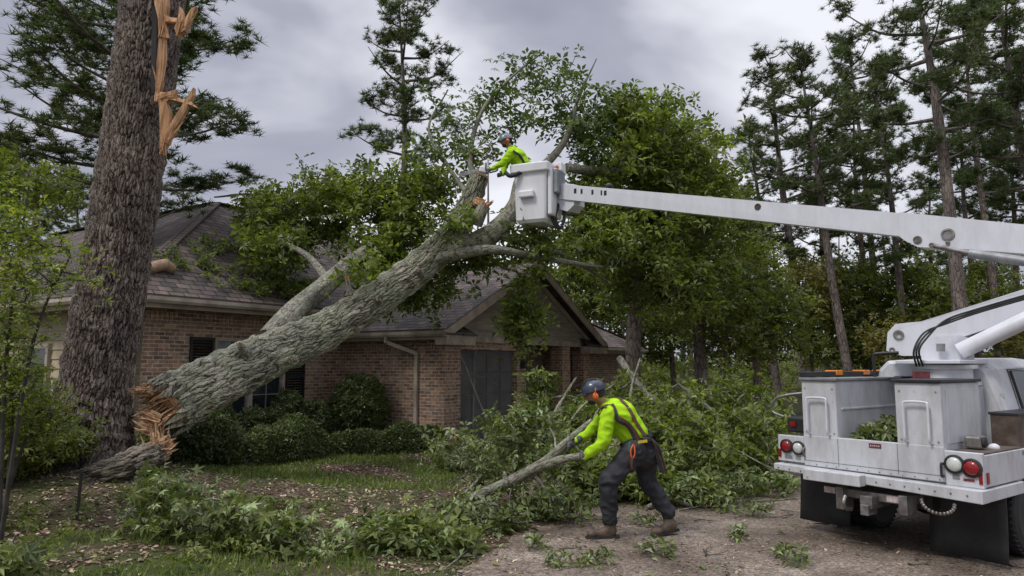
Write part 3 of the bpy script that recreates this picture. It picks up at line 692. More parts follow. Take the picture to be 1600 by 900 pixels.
for nm, y0, y1, L1 in (('utility_box', .29, .705, .86), ('utility_box', 1.306, 1.69, 1.75)):
    b_ = MB(); b_.bx(.004, L1, y0, y1, 1.05, 1.68); ub = b_.build(nm, MAT['white'], truck, bevel=.01)
    b_ = MB(); b_.bx(-.02, L1+.02, y0-.02, y1+.02, 1.682, 1.712); b_.build('box_lid', MAT['blackm'] if y0 < 1 else MAT['greym'], ub, bevel=.006)
    b_ = MB(); ym = (y0+y1)/2; h_ = .11
    b_.tube(bez([(.0, ym-h_, 1.12), (-.05, ym-h_, 1.15), (-.05, ym-h_, 1.28), (-.05, ym-h_, 1.46), (-.045, ym-h_*.8, 1.5), (-.045, ym+h_*.8, 1.5), (-.05, ym+h_, 1.46), (-.05, ym+h_, 1.28), (-.05, ym+h_, 1.15), (.0, ym+h_, 1.12)], 4), .011, 7)
    b_.build('grab_handle', MAT['boomw'], ub, smooth_=True)
    b_ = MB(); b_.bx(.1, L1-.06, y0-.006, y0, 1.12, 1.62) if y0 < 1 else b_.bx(.1, L1-.1, y0-.012, y0, 1.38, 1.40); b_.build('box_panel', MAT['white'], ub, bevel=.003)
b_ = MB(); b_.bx(1.76, 1.82, .72, 1.69, .8, 1.68); b_.bx(1.75, 1.83, .70, 1.70, 1.68, 1.70); b_.build('bulkhead', MAT['white'], truck, bevel=.006)
# light bar on the far box
b_ = MB(); b_.bx(.02, 1.75, 1.60, 1.72, 1.72, 1.775); lb = b_.build('light_bar', MAT['blackm'], truck, bevel=.008)
for x in (.55, 1.15, 1.6):
    q = MB(); q.bx(x, x+.13, 1.585, 1.735, 1.735, 1.79); q.build('amber_light', MAT['amber'], lb, bevel=.008)
# tail lamps
def lamp(y, z, mat, nm, r=.062):
    m_ = MB(); m_.lathe([(r*1.22, 0), (r*1.22, .02), (r*1.0, .028), (r, .012)], 22, org=(0.0, y, z), rot=Matrix.Rotation(R(-90), 3, 'Y'))
    hs = m_.build(nm, MAT['rubber'], truck, smooth_=False)
    m_ = MB(); m_.lathe([(r*.98, .008), (r*.9, .026), (r*.5, .036), (.004, .04)], 22, org=(0, y, z), rot=Matrix.Rotation(R(-90), 3, 'Y')); m_.build('lens', mat, hs, smooth_=True)
lamp(.205, .955, MAT['clear'], 'reverse_lamp', .07); lamp(.065, .935, MAT['red'], 'tail_lamp', .07)
lamp(1.89, .965, MAT['red'], 'tail_lamp'); lamp(1.75, .955, MAT['clear'], 'reverse_lamp')
for y, z in ((-.0, .83), ):
    q = MB(); q.bx(-.012, 0, -.015, .015, .80, .90); q.build('marker_lamp', MAT['red'], truck, bevel=.004)
q = MB(); q.bx(.06, .10, -.034, -.02, .80, .90); q.build('marker_lamp', MAT['red'], truck, bevel=.004)
q = MB(); q.bx(-.012, 0, 1.96, 1.99, .84, .93); q.build('marker_lamp', MAT['red'], truck, bevel=.004)
for y0, y1, z0, z1, m_ in ((.04, .15, .81, .86, 'stickerw'), (.05, .14, .815, .838, 'sticker'), (.17, .23, .82, .865, 'greym'), (.86, .98, 1.03, 1.075, 'sticker'), (1.73, 1.79, .83, .87, 'greym'), (1.83, 1.92, .83, .87, 'greym')):
    x0 = -.0045 if m_ == 'sticker' else -.003
    q = MB(); q.bx(x0, 0, y0, y1, z0, z1)
    q.build('sticker', MAT[m_], truck)
q = MB()
for k in range(5): q.bx(-.0065, -.0045, .875+k*.02, .888+k*.02, 1.045, 1.06)
q.build('sticker_text', MAT['stickerw'], truck)
q = MB(); q.tube(bez([(-.01, .30, .95), (-.05, .30, .95), (-.055, .30, .90), (-.05, .30, .84), (-.01, .30, .84)], 4), .012, 7); q.build('tailgate_latch', MAT['blackm'], truck)
q = MB(); q.tube(bez([(0, 1.68, .97), (-.03, 1.68, .95), (-.03, 1.68, .89), (0, 1.68, .87)], 4), .010, 7); q.build('tailgate_latch', MAT['steel'], truck)
# mud flaps
for y0, y1, z0, zz in ((-.02, .64, .05, .70), (1.45, 2.02, .12, .72)):
    q = MB(); nseg = 8
    for k in range(nseg):
        ya, yb = y0+(y1-y0)*k/nseg, y0+(y1-y0)*(k+1)/nseg; wv = lambda y: .02*math.sin(y*6)
        for a in range(5):
            za, zb_ = zz-(zz-z0)*a/5, zz-(zz-z0)*(a+1)/5; c = lambda z: -.05*((zz-z)/(zz-z0))**2
            q.add([(.45+wv(ya)+c(za), ya, za), (.45+wv(yb)+c(za), yb, za), (.45+wv(yb)+c(zb_), yb, zb_), (.45+wv(ya)+c(zb_), ya, zb_)], [[0, 1, 2, 3]])
    f = q.build('mud_flap', MAT['rubber'], truck, smooth_=True); sm = f.modifiers.new('solid', 'SOLIDIFY'); sm.thickness = .012
    w_ = f.modifiers.new('weld', 'WELD'); w_.merge_threshold = .001
    f.modifiers.move(1, 0)
# hitch
q = MB(); q.bx(-.02, .3, .62, 1.30, .52, .60); q.bx(-.16, .2, .90, 1.02, .46, .58); q.bx(-.2, -.02, .92, 1.0, .40, .50); q.bx(-.1, .1, 1.22, 1.30, .40, .62); q.bx(-.1, .1, .60, .68, .44, .62)
q.tube(bez([(-.2, 1.14, .56), (-.24, 1.14, .50), (-.2, 1.14, .44), (-.1, 1.14, .42)], 4), .02, 8)
hit = q.build('hitch', MAT['steel'], truck, bevel=.008)
for y in (.76, 1.40):
    q = MB(); q.bx(-.034, -.02, y-.06, y+.06, .535, .595); q.build('label_plate', MAT['stickerw'], hit)
q = MB()
for k in range(14):
    a = k/13*math.pi; q.ell((-.05, .35+.14*math.cos(a), .60-.10*math.sin(a)), (.014, .018, .018), n=8, m=6)
q.build('safety_chain', MAT['steel'], hit)
q = MB(); q.bx(.3, 5.2, .55, .65, .45, .64); q.bx(.3, 5.2, 1.3, 1.4, .45, .64); q.bx(.9, 1.4, .6, 1.35, .34, .5); q.bx(.5, .6, .6, 1.35, .45, .6); q.build('chassis_frame', MAT['blackm'], truck)
# wheels
def wheel(x, y, wd, r=.42):
    m_ = MB(); rot = Matrix.Rotation(R(90), 3, 'X')
    prof = [(r*.60, -wd/2), (r*.80, -wd/2-.01), (r*.94, -wd/2+.01), (r, -wd/2+.045), (r, wd/2-.045), (r*.94, wd/2-.01), (r*.80, wd/2+.01), (r*.60, wd/2)]
    t0 = MB(); t0.lathe(prof, 44, org=(0, 0, 0), rot=rot)
    for k in range(44):
        a = 2*math.pi*k/44
        for s_ in (-1, 1): t0.box((math.cos(a)*r, s_*wd*.24, math.sin(a)*r), (.018, wd*.4, .034), Matrix.Rotation(-a, 3, 'Y')@Matrix.Rotation(s_*.35, 3, 'X'))
    wp = bpy.data.objects.new('wheel', None); COL.objects.link(wp); wp.parent = truck; wp.location = (x, y, r+.005)
    t0.build('tyre', MAT['rubber'], wp)
    m_ = MB(); m_.lathe([(r*.62, -wd/2+.01), (r*.55, -wd/2+.03), (r*.5, 0), (r*.28, .02), (r*.25, -.03), (.03, -.04), (.03, wd/2)], 26, rot=rot)
    for k in range(8): a = k*math.pi/4; m_.ell((math.cos(a)*r*.36, .0 if False else -.005, math.sin(a)*r*.36), (.018, .03, .018), n=7, m=5)
    m_.build('rim', MAT['greym'], wp, smooth_=False)
wheel(1.15, .13, .22); wheel(1.15, .39, .22); wheel(1.15, 1.56, .22); wheel(1.15, 1.82, .22); wheel(4.7, .32, .24); wheel(4.7, 1.66, .24)
q = MB(); q.tube([(1.15, .1, .42), (1.15, 1.9, .42)], .06, 10); q.ell((1.15, .97, .42), (.17, .2, .17)); q.build('axle', MAT['blackm'], truck, smooth_=True); q = MB(); q.tube([(4.7, .3, .42), (4.7, 1.7, .42)], .05, 8); q.build('axle', MAT['blackm'], truck, smooth_=True)
# brown equipment box and the small side gear
q = MB(); q.bx(.93, 1.9, .0, .24, 1.045, 1.38); rb = q.build('equipment_box', MAT['rustbox'], truck, bevel=.01)
q = MB(); q.bx(.92, 1.91, -.01, .25, 1.36, 1.385); q.build('box_lid', MAT['blackm'], rb, bevel=.004)
q = MB(); q.bx(.30, .46, .10, .24, 1.075, 1.19); wn = q.build('work_lamp', MAT['steel'], truck, bevel=.02); q = MB(); q.ell((.37, .09, 1.135), (.05, .02, .05)); q.build('lens', MAT['rubber'], wn, smooth_=True)
q = MB(); q.ell((.60, .1, 1.07), (.04, .05, .04)); q.build('vent_cap', MAT['boomw'], truck, smooth_=True)
q = MB(); q.bx(.05, .95, -.01, .27, 1.052, 1.066); q.build('side_shelf', MAT['rustbox'], truck, bevel=.004)
# far-side gear: hose reel frame
q = MB(); q.bx(.15, .5, 1.76, 1.98, 1.10, 1.27); fg = q.build('hose_box', MAT['blackm'], truck, bevel=.02); q = MB(); q.bx(.13, .15, 1.86, 1.93, 1.17, 1.22); q.build('reflector', MAT['red'], fg)
q = MB(); q.tube(bez([(.1, 1.98, 1.27), (.1, 2.12, 1.32), (.1, 2.12, 1.42), (.12, 2.0, 1.50), (.2, 1.7, 1.55)], 5), .015, 7); q.build('hose_guard', MAT['steel'], truck, smooth_=True)
# cab
CX0, CX1, CY0, CY1 = 1.42, 3.3, .25, 1.72
def loft(mb, secs, mi=0):
    n = len(secs[0]); base = np.array(sum([list(s) for s in secs], [])); f = []
    for i in range(len(secs)-1):
        for k in range(n): f.append([i*n+k, i*n+(k+1) % n, (i+1)*n+(k+1) % n, (i+1)*n+k])
    mb.add(base, f, None, mi); mb.add(base[:n], [list(range(n))[::-1]], None, mi); mb.add(base[-n:], [list(range(n))], None, mi)
def sect(x, y0, y1, z0, z1, ins):
    ym = (y0+y1)/2
    return [(x, y0, z0), (x, y0-.02, z0+.5*(z1-z0)*.9), (x, y0+.0, z0+.55*(z1-z0)), (x, y0+ins, z1-.10), (x, y0+ins+.10, z1), (x, y1-ins-.10, z1), (x, y1-ins, z1-.10), (x, y1, z0+.55*(z1-z0)), (x, y1+.02, z0+.45*(z1-z0)), (x, y1, z0)]
q = MB(); loft(q, [sect(CX0, CY0+.04, CY1-.04, .62, 1.86, .15), sect(CX0+.08, CY0, CY1, .55, 1.90, .14), sect(2.4, CY0, CY1, .55, 1.93, .14), sect(2.85, CY0, CY1, .55, 1.91, .15), sect(3.35, CY0, CY1, .55, 1.38, .05)])
cab = q.build('cab', MAT['white'], truck, bevel=.02, seg=3)
q = MB(); loft(q, [sect(3.352, CY0, CY1, .55, 1.36, .04), sect(4.9, CY0+.05, CY1-.05, .55, 1.24, .06), sect(5.25, CY0+.12, CY1-.12, .6, 1.10, .08)]); q.build('hood', MAT['white'], truck, bevel=.03, seg=3)
q = MB(); q.bx(5.2, 5.36, .3, 1.68, .45, .66); q.build('front_bumper', MAT['steel'], truck, bevel=.03)
q = MB(); q.bx(5.23, 5.28, .62, 1.36, .72, 1.0); q.build('grille', MAT['blackm'], truck)
for y in (.42, 1.42):
    q = MB(); q.bx(5.2, 5.275, y, y+.16, .78, .94); q.build('headlight', MAT['clear'], truck, bevel=.02)
# side windows, rear window, windscreen : slabs slightly proud of the cab
def slab(poly, th=.012):
    q = MB(); p = [Vector(v) for v in poly]; n = (p[1]-p[0]).cross(p[2]-p[0]).normalized()*th; k = len(p)
    v = [tuple(a) for a in p]+[tuple(a+n) for a in p]; q.add(v, [list(range(k))[::-1]]); q.add(v[k:], [list(range(k))]); q.add(v, [[i, (i+1) % k, k+(i+1) % k, k+i] for i in range(k)]); return q
def sidewin(y, s_, x0, x1, x2, x3, zb_=1.33, zt_=1.78):
    ins = .012; f = lambda z: y+s_*(-.005+(z-1.29)/(1.80-1.29)*.135)
    pts = [(x0, f(zb_)-s_*ins, zb_), (x1, f(zb_)-s_*ins, zb_), (x2, f(zt_)-s_*ins, zt_), (x3, f(zt_)-s_*ins, zt_)]
    return pts if s_ > 0 else pts[::-1]
for y, s_ in ((CY0, 1), (CY1, -1)):
    p = sidewin(y, s_, 1.85, 3.0, 2.72, 1.9); sw = slab(p, .01).build('side_window', MAT['glass'], cab, bevel=.004)
    q = MB(); q.tube([p[0], p[1], p[2], p[3], p[0]], .012, 6); q.build('window_seal', MAT['rubber'], sw)
slab([(CX0-.012, CY0+.35, 1.38), (CX0-.012, CY0+.35, 1.72), (CX0-.012, CY1-.35, 1.72), (CX0-.012, CY1-.35, 1.38)], .01).build('rear_window', MAT['glass'], cab, bevel=.004)
slab([(3.34, CY0+.1, 1.40), (3.34, CY1-.1, 1.40), (2.90, CY1-.24, 1.86), (2.90, CY0+.24, 1.86)], .012).build('windscreen', MAT['glass'], cab, bevel=.004)
q = MB(); q.tube([(1.78, CY0-.018, .62), (1.78, CY0-.022, 1.1), (1.79, CY0-.0, 1.3), (1.86, CY0+.13, 1.80), (2.8, CY0+.14, 1.81), (3.1, CY0-.0, 1.30), (3.1, CY0-.022, .62), (1.78, CY0-.018, .62)], .006, 5); q.build('door_seam', MAT['blackm'], cab)
q = MB(); q.bx(1.86, 2.02, CY0-.05, CY0-.02, 1.14, 1.18); q.build('door_handle', MAT['blackm'], cab, bevel=.01)
q = MB(); q.bx(2.95, 3.05, CY0-.28, CY0-.08, 1.25, 1.52); q.tube([(3.0, CY0-.1, 1.4), (3.0, CY0+.04, 1.34)], .015, 6); q.build('wing_mirror', MAT['blackm'], cab, bevel=.02)
q = MB(); q.bx(4.25, 5.15, CY0-.03, CY0+.06, .5, .98); q.bx(4.25, 5.15, CY1-.06, CY1+.03, .5, .98); q.build('fender', MAT['white'], truck, bevel=.04)
# pedestal & turret
PC = (1.20, .74)
q = MB(); q.bx(PC[0]-.22, PC[0]+.28, PC[1]-.28, PC[1]+.30, .8, 1.62); q.build('pedestal', MAT['white'], truck, bevel=.01)
q = MB(); q.lathe([(.30, 1.622), (.33, 1.64), (.33, 1.70), (.26, 1.71), (.26, 1.80), (.31, 1.81), (.31, 1.85), (.05, 1.852)], 30, org=(PC[0], PC[1], 0)); tt = q.build('turntable', MAT['boomw'], truck)
q = MB(); q.bx(PC[0]-.36, PC[0]-.345, PC[1]+.0, PC[1]+.17, 1.66, 1.78); q.build('warning_plate', MAT['sticker'], tt)
q = MB(); q.bx(PC[0]-.36, PC[0]+.34, PC[1]-.30, PC[1]+.34, 1.86, 1.90)
q.build('turret_plate', MAT['boomw'], truck, bevel=.008)
q = MB(); q.tube(bez([(.62, 1.2, 1.72), (.62, 1.2, 1.94), (.64, 1.15, 1.97), (.72, .98, 1.98)], 4), .018, 7); q.build('guard_rail', MAT['blackm'], truck, smooth_=True); q = MB(); q.tube(bez([(1.62, 1.16, 1.5), (1.62, 1.16, 1.86), (1.55, 1.1, 1.9), (1.3, 1.0, 1.9)], 4), .014, 7); q.build('guard_rail', MAT['blackm'], truck, smooth_=True)
# ---- boom (built in world space, parented)
def Pm(px, py, d): return P(px, py, d)
def plate(poly, d0, d1, xr, thick, nm, mat, par, bev=.01):
    """polygon given by photo outline, standing in the vertical plane of the boom; depth runs linearly with px from d0 (xr0) to d1 (xr1)"""
    q = MB(); k = len(poly); pts = []
    for px, py in poly:
        d = 1/(1/d0+(1/d1-1/d0)*(px-xr[0])/(xr[1]-xr[0])); pts.append(Pm(px, py, d))
    a = Pm(xr[0], 400, d0); b = Pm(xr[1], 400, d1); dr_ = (b-a); dr_.z = 0; n = Vector((-dr_.y, dr_.x, 0)).normalized()
    v = [tuple(p-n*thick/2) for p in pts]+[tuple(p+n*thick/2) for p in pts]
    q.add(v, [list(range(k))]); q.add(v[k:], [list(range(k))[::-1]]); q.add(v, [[(i+1) % k, i, k+i, k+(i+1) % k] for i in range(k)])
    return q.build(nm, mat, par, world=True, bevel=bev), n
XR, D0, D1 = (872, 1750), 13.3, 7.4
dd = lambda px: 1/(1/D0+(1/D1-1/D0)*(px-XR[0])/(XR[1]-XR[0]))
ub, bn = plate([(880, 289), (1424, 336), (1424, 372), (880, 312)], D0, D1, XR, .22, 'upper_boom', MAT['boomw'], truck)
ob, _ = plate([(1412, 334), (1600, 353), (1780, 371), (1780, 420), (1600, 398), (1520, 392), (1440, 388), (1420, 378), (1412, 372)], D0, D1, XR, .30, 'boom_section', MAT['boomw'], truck, .012)
for px, py, r in ((1190, 325, .05), (1440, 377, .05), (1487, 369, .075), (1462, 385, .03), (1487, 382, .025)):
    c = Pm(px, py, dd(px)); th = .115 if px < 1400 else .155
    rt = Vector(-bn).to_track_quat('Z', 'Y').to_matrix()
    q = MB(); q.lathe([(r, 0), (r, .012), (r*.72, .014), (r*.70, .004), (.004, .004)], 18, org=c-bn*th, rot=rt); q.build('pivot_pin', MAT['steel'] if px > 1200 else MAT['rustbox'], ob if px > 1400 else ub, world=True)
q = MB()
for px, w1 in ((905, 5), (915, 4), (932, 4), (946, 3), (952, 5)):
    c = Pm(px, 300+(px-905)*.07, dd(px))-bn*.114; q.box(c, (w1*.012, .004, .09), Matrix.Rotation(math.atan2(-bn.x, bn.y), 3, 'Z'))
q.build('boom_lettering', MAT['blackm'], ub, world=True)
q = MB(); q.ell(Pm(951, 291, 12.7), (.07, .07, .06)); q.build('hose_loop', MAT['blackm'], ub, world=True)
q = MB(); q.tube([Pm(1515, 396, 8.1), Pm(1800, 438, 6.9)], .055, 14); cyl = q.build('hydraulic_cylinder', MAT['greym'], truck, smooth_=True, world=True)
q = MB(); q.tube([Pm(1460, 384, 8.55), Pm(1520, 397, 8.1)], .03, 10); q.build('cylinder_rod', MAT['steel'], cyl, smooth_=True, world=True)
# lower boom
XL, L0, L1_ = (1390, 1800), 8.1, 6.9
dl = lambda px: 1/(1/L0+(1/L1_-1/L0)*(px-XL[0])/(XL[1]-XL[0]))
lbm, ln_ = plate([(1386, 548), (1388, 520), (1400, 507), (1440, 503), (1530, 475), (1602, 452), (1820, 396), (1820, 436), (1602, 497), (1540, 515), (1480, 535), (1462, 556), (1410, 556)], L0, L1_, XL, .24, 'lower_boom', MAT['boomw'], truck, .012)
for px, py, r in ((1405, 524, .055), (1395, 547, .03), (1507, 545, .05)):
    q = MB(); rt = Vector(-ln_).to_track_quat('Z', 'Y').to_matrix(); c = Pm(px, py, dl(px))-ln_*(.125 if px < 1450 else .17)
    q.lathe([(r, 0), (r, .012), (r*.7, .014), (.004, .006)], 18, org=c, rot=rt); q.build('pivot_pin', MAT['steel'], lbm, world=True)
plate([(1440, 562), (1442, 536), (1458, 526), (1500, 524), (1520, 532), (1522, 566), (1440, 566)], L0, L1_, XL, .34, 'turret_head', MAT['boomw'], truck)
q = MB(); q.tube([Pm(1500, 549, 7.55), Pm(1620, 492, 7.1), Pm(1850, 385, 6.7)], .085, 18); c2 = q.build('lift_cylinder', MAT['boomw'], truck, smooth_=True, world=True)
q = MB()
for k in range(9): q.box(Pm(1413+k*4.6, 548-(k % 2)*1.5, 7.98)-ln_*.03, (.018, .006, .03), Matrix.Rotation(math.atan2(-ln_.x, ln_.y), 3, 'Z'))
q.build('boom_lettering', MAT['blackm'], lbm, world=True)
plate([(1463, 537), (1477, 537), (1477, 549), (1463, 549)], L0-.2, L1_-.2, XL, .02, 'warning_plate', MAT['greym'], lbm, .001)
elb = Pm(1800, 405, 7.2)
q = MB(); rt = Vector(-bn).to_track_quat('Z', 'Y').to_matrix(); q.lathe([(.22, -.25), (.22, .25), (.1, .26), (.1, .3), (.004, .3)], 26, org=elb, rot=rt); q.build('boom_elbow', MAT['boomw'], truck, world=True)
q = MB()
for k in range(3): q.tube(bez([P(1432+k*5, 572, 7.5), P(1428+k*4, 548, 7.42), P(1444+k*3, 520+k*3, 7.45), P(1478, 506-k*3, 7.5), P(1530, 488-k*3, 7.35), P(1620, 462-k*3, 7.05)], 6), .011, 6)
q.build('hydraulic_hose', MAT['rubber'], truck, smooth_=True, world=True)
q = MB()
for k in range(15): q.ell((-.104, .08+k*.133, .705+k*.0022), (.006, .009, .009), n=7, m=5)
for z in (1.14, 1.6):
    for y in (.33, .66, 1.34, 1.65): q.ell((-.002, y, z), (.005, .008, .008), n=7, m=5)
for k in range(12): q.ell((-.002, .34+k*.11, .80), (.004, .007, .007), n=7, m=5)
q.build('bolts', MAT['steel'], bumper)
q = MB(); q.bx(-.0025, 0, .705, .708, .80, 1.09); q.bx(-.0025, 0, 1.303, 1.306, .80, 1.09); q.bx(-.0025, 0, .29, 1.69, .835, .838); q.bx(.12, .7, .2865, .29, 1.12, 1.123); q.build('panel_seam', MAT['blackm'], truck)
# bucket
BA = R(-24); BC = P(838, 352, 13.35)
bm4 = Matrix.Translation(BC)@Matrix.Rotation(BA, 4, 'Z')
def rr(hx, hy, z, c=.06, n=3):
    o_ = []
    for sx, sy, a0 in ((1, 1, 0), (-1, 1, 90), (-1, -1, 180), (1, -1, 270)):
        for k in range(n+1):
            a = R(a0+90*k/n); o_.append((sx*(hx-c)+c*math.cos(a), sy*(hy-c)+c*math.sin(a), z))
    return o_
q = MB(); secs = [rr(.27, .27, .0), rr(.31, .31, .06), rr(.335, .335, .92), rr(.335, .335, .95), rr(.395, .395, .97), rr(.40, .40, 1.12), rr(.375, .375, 1.14), rr(.33, .33, 1.13), rr(.325, .325, .95), rr(.28, .28, .10)]
loft(q, secs); q.v = [np.array([tuple(bm4@Vector(a)) for a in x]) for x in q.v]
bk = q.build('bucket', MAT['bucketw'], truck, world=True, bevel=.012)
def bpart(x0, x1, y0, y1, z0, z1, nm, mt, bev=.02):
    q = MB(); q.bx(x0, x1, y0, y1, z0, z1); q.v = [np.array([tuple(bm4@Vector(a)) for a in x]) for x in q.v]; return q.build(nm, MAT[mt], bk, world=True, bevel=bev)
bpart(-.20, .10, -.42, -.325, .47, .60, 'foothold', 'bucketw'); bpart(.345, .43, -.30, .28, .12, 1.0, 'liner_cover', 'bucketw', .03)
bpart(.40, .52, -.22, .22, .55, 1.02, 'mounting_bracket', 'greym'); bpart(.42, .56, -.10, .14, 1.0, 1.16, 'control_box', 'bucketw', .01); bpart(.44, .50, -.13, -.10, 1.05, 1.1, 'control_lever', 'orange', .01)
plate([(868, 286), (905, 290), (905, 322), (895, 332), (872, 326), (868, 312)], D0+.1, D1, XR, .30, 'boom_tip', MAT['boomw'], truck)
q = MB()
for k in range(3): q.tube(bez([P(868+k*3, 318, 13.2), P(862+k*3, 340, 13.1), P(872+k*2, 357, 13.1), P(882-k, 345, 13.15), P(880, 322, 13.2)], 6), .022, 7)
q.build('hose', MAT['rubber'], truck, smooth_=True, world=True)
q = MB(); q.tube(bez([P(866, 320, 13.15), P(865, 330, 13.1), P(868, 340, 13.1)], 5), .02, 7); q.build('hose_sleeve', MAT['orange'], truck, smooth_=True, world=True)

# =================================================================== PEOPLE
def blobmesh(name, prims, voxel, mat, parent, world=True, smooth_it=3, wrinkle=0, wscale=9, mats=None, assign=None):
    q = MB()
    for p in prims:
        if p[0] == 'c':
            _, a, ra, b, rb = p; a, b = Vector(a), Vector(b); L = (b-a).length
            n = max(2, int(L/.02)); pts = [a+(b-a)*(i/n) for i in range(n+1)]
            q.tube([a]+[b] if False else pts, np.linspace(ra, rb, n+1), 14)
            q.ell(a, (ra,)*3, n=14, m=10); q.ell(b, (rb,)*3, n=14, m=10)
        else:
            q.ell(p[1], p[2], p[3] if len(p) > 3 else None, n=18, m=12)
    me = q.mesh(name+'_src', mat); tmp = bpy.data.objects.new('tmp', me); COL.objects.link(tmp)
    rm = tmp.modifiers.new('r', 'REMESH'); rm.mode = 'VOXEL'; rm.voxel_size = voxel; rm.use_smooth_shade = True
    if smooth_it: sm_ = tmp.modifiers.new('s', 'SMOOTH'); sm_.iterations = smooth_it; sm_.factor = .5
    dg = bpy.context.evaluated_depsgraph_get(); dg.update(); m2 = bpy.data.meshes.new_from_object(tmp.evaluated_get(dg)); m2.name = name
    bpy.data.objects.remove(tmp); bpy.data.meshes.remove(me)
    if wrinkle:
        nn = [v.normal.copy() for v in m2.vertices]
        for v, nv in zip(m2.vertices, nn):
            c = v.co; h = mnoise.noise(Vector((c.x*wscale, c.y*wscale, c.z*wscale*1.9)))+.5*mnoise.noise(c*wscale*2.3+Vector((7, 3, 1)))
            v.co = c+nv*(abs(h)*-1+.25)*wrinkle
    for p in m2.polygons: p.use_smooth = True
    m2.materials.clear(); m2.materials.append(mat)
    o = bpy.data.objects.new(name, m2); COL.objects.link(o)
    if parent: o.parent = parent; o.matrix_parent_inverse = wm(parent).inverted() if world else Matrix()
    return o
def lerp(a, b, t): return Vector(a)+(Vector(b)-Vector(a))*t
def strap(name, pts, wd, mat, parent, surf=None, off=.008, th=.006):
    """webbing ribbon laid along points, snapped to the clothing surface"""
    p = [Vector(tuple(x)) for x in bez(pts, 6)]; nrm = []
    if surf is not None:
        from mathutils.bvhtree import BVHTree
        Mi = wm(surf); bv = BVHTree.FromPolygons([Mi@v.co for v in surf.data.vertices], [tuple(f.vertices) for f in surf.data.polygons])
        qn = []
        for x in p:
            l, n, i, d = bv.find_nearest(x); qn.append(l+n*off); nrm.append(n)
        for _ in range(4): qn = [qn[0]]+[(qn[i-1]+qn[i]*2+qn[i+1])/4 for i in range(1, len(qn)-1)]+[qn[-1]]; nrm = [nrm[0]]+[(nrm[i-1]+nrm[i]+nrm[i+1]).normalized() for i in range(1, len(nrm)-1)]+[nrm[-1]]
        p = [x+n*.006 for x, n in zip(qn, nrm)]
    else: nrm = [Vector((0, -1, 0))]*len(p)
    v = []; f = []
    for i, x in enumerate(p):
        t = (p[min(i+1, len(p)-1)]-p[max(i-1, 0)]).normalized(); s_ = t.cross(nrm[i]).normalized()*wd/2; n = nrm[i]*th
        v += [x-s_, x+s_, x+s_+n, x-s_+n]
    q = MB()
    for i in range(len(p)-1):
        a = i*4
        for k in range(4): f.append([a+k, a+(k+1) % 4, a+4+(k+1) % 4, a+4+k])
    q.add([tuple(x) for x in v], f); q.add([tuple(x) for x in v[:4]], [[3, 2, 1, 0]]); q.add([tuple(x) for x in v[-4:]], [[0, 1, 2, 3]])
    return q.build(name, mat, parent, world=True, smooth_=False)
def hand_prims(wrist, dirv, side, palmn, grip=1.2, s=1.0):
    """wrist point, hand direction, side dir (towards thumb), palm normal (the way fingers curl)"""
    d, sd_, pn = Vector(dirv).normalized(), Vector(side).normalized(), Vector(palmn).normalized(); wv = Vector(wrist); pr = []
    pr.append(('c', wv, .030*s, wv+d*.045*s, .034*s)); lens = [.075, .085, .078, .062]
    for i in range(4):
        o_ = sd_*(.033-.022*i)*s; a = wv+d*.04*s+o_*.8; k = wv+d*.09*s+o_; pr.append(('c', a, .017*s, k, .0135*s)); ang = 0; p = k
        for j, fr_ in enumerate((.45, .32, .23)):
            ang += grip*(.55 if j == 0 else .75); q = p+(d*math.cos(ang)+pn*math.sin(ang))*lens[i]*fr_*s; pr.append(('c', p, (.012-.001*j)*s, q, (.011-.001*j)*s)); p = q
    a = wv+d*.02*s+sd_*.03*s; b = a+(d*.5+sd_*.6+pn*.35).normalized()*.045*s; c = b+(d*.55-sd_*.1+pn*.8).normalized()*.035*s
    pr += [('c', a, .017*s, b, .0135*s), ('c', b, .013*s, c, .011*s)]
    return pr
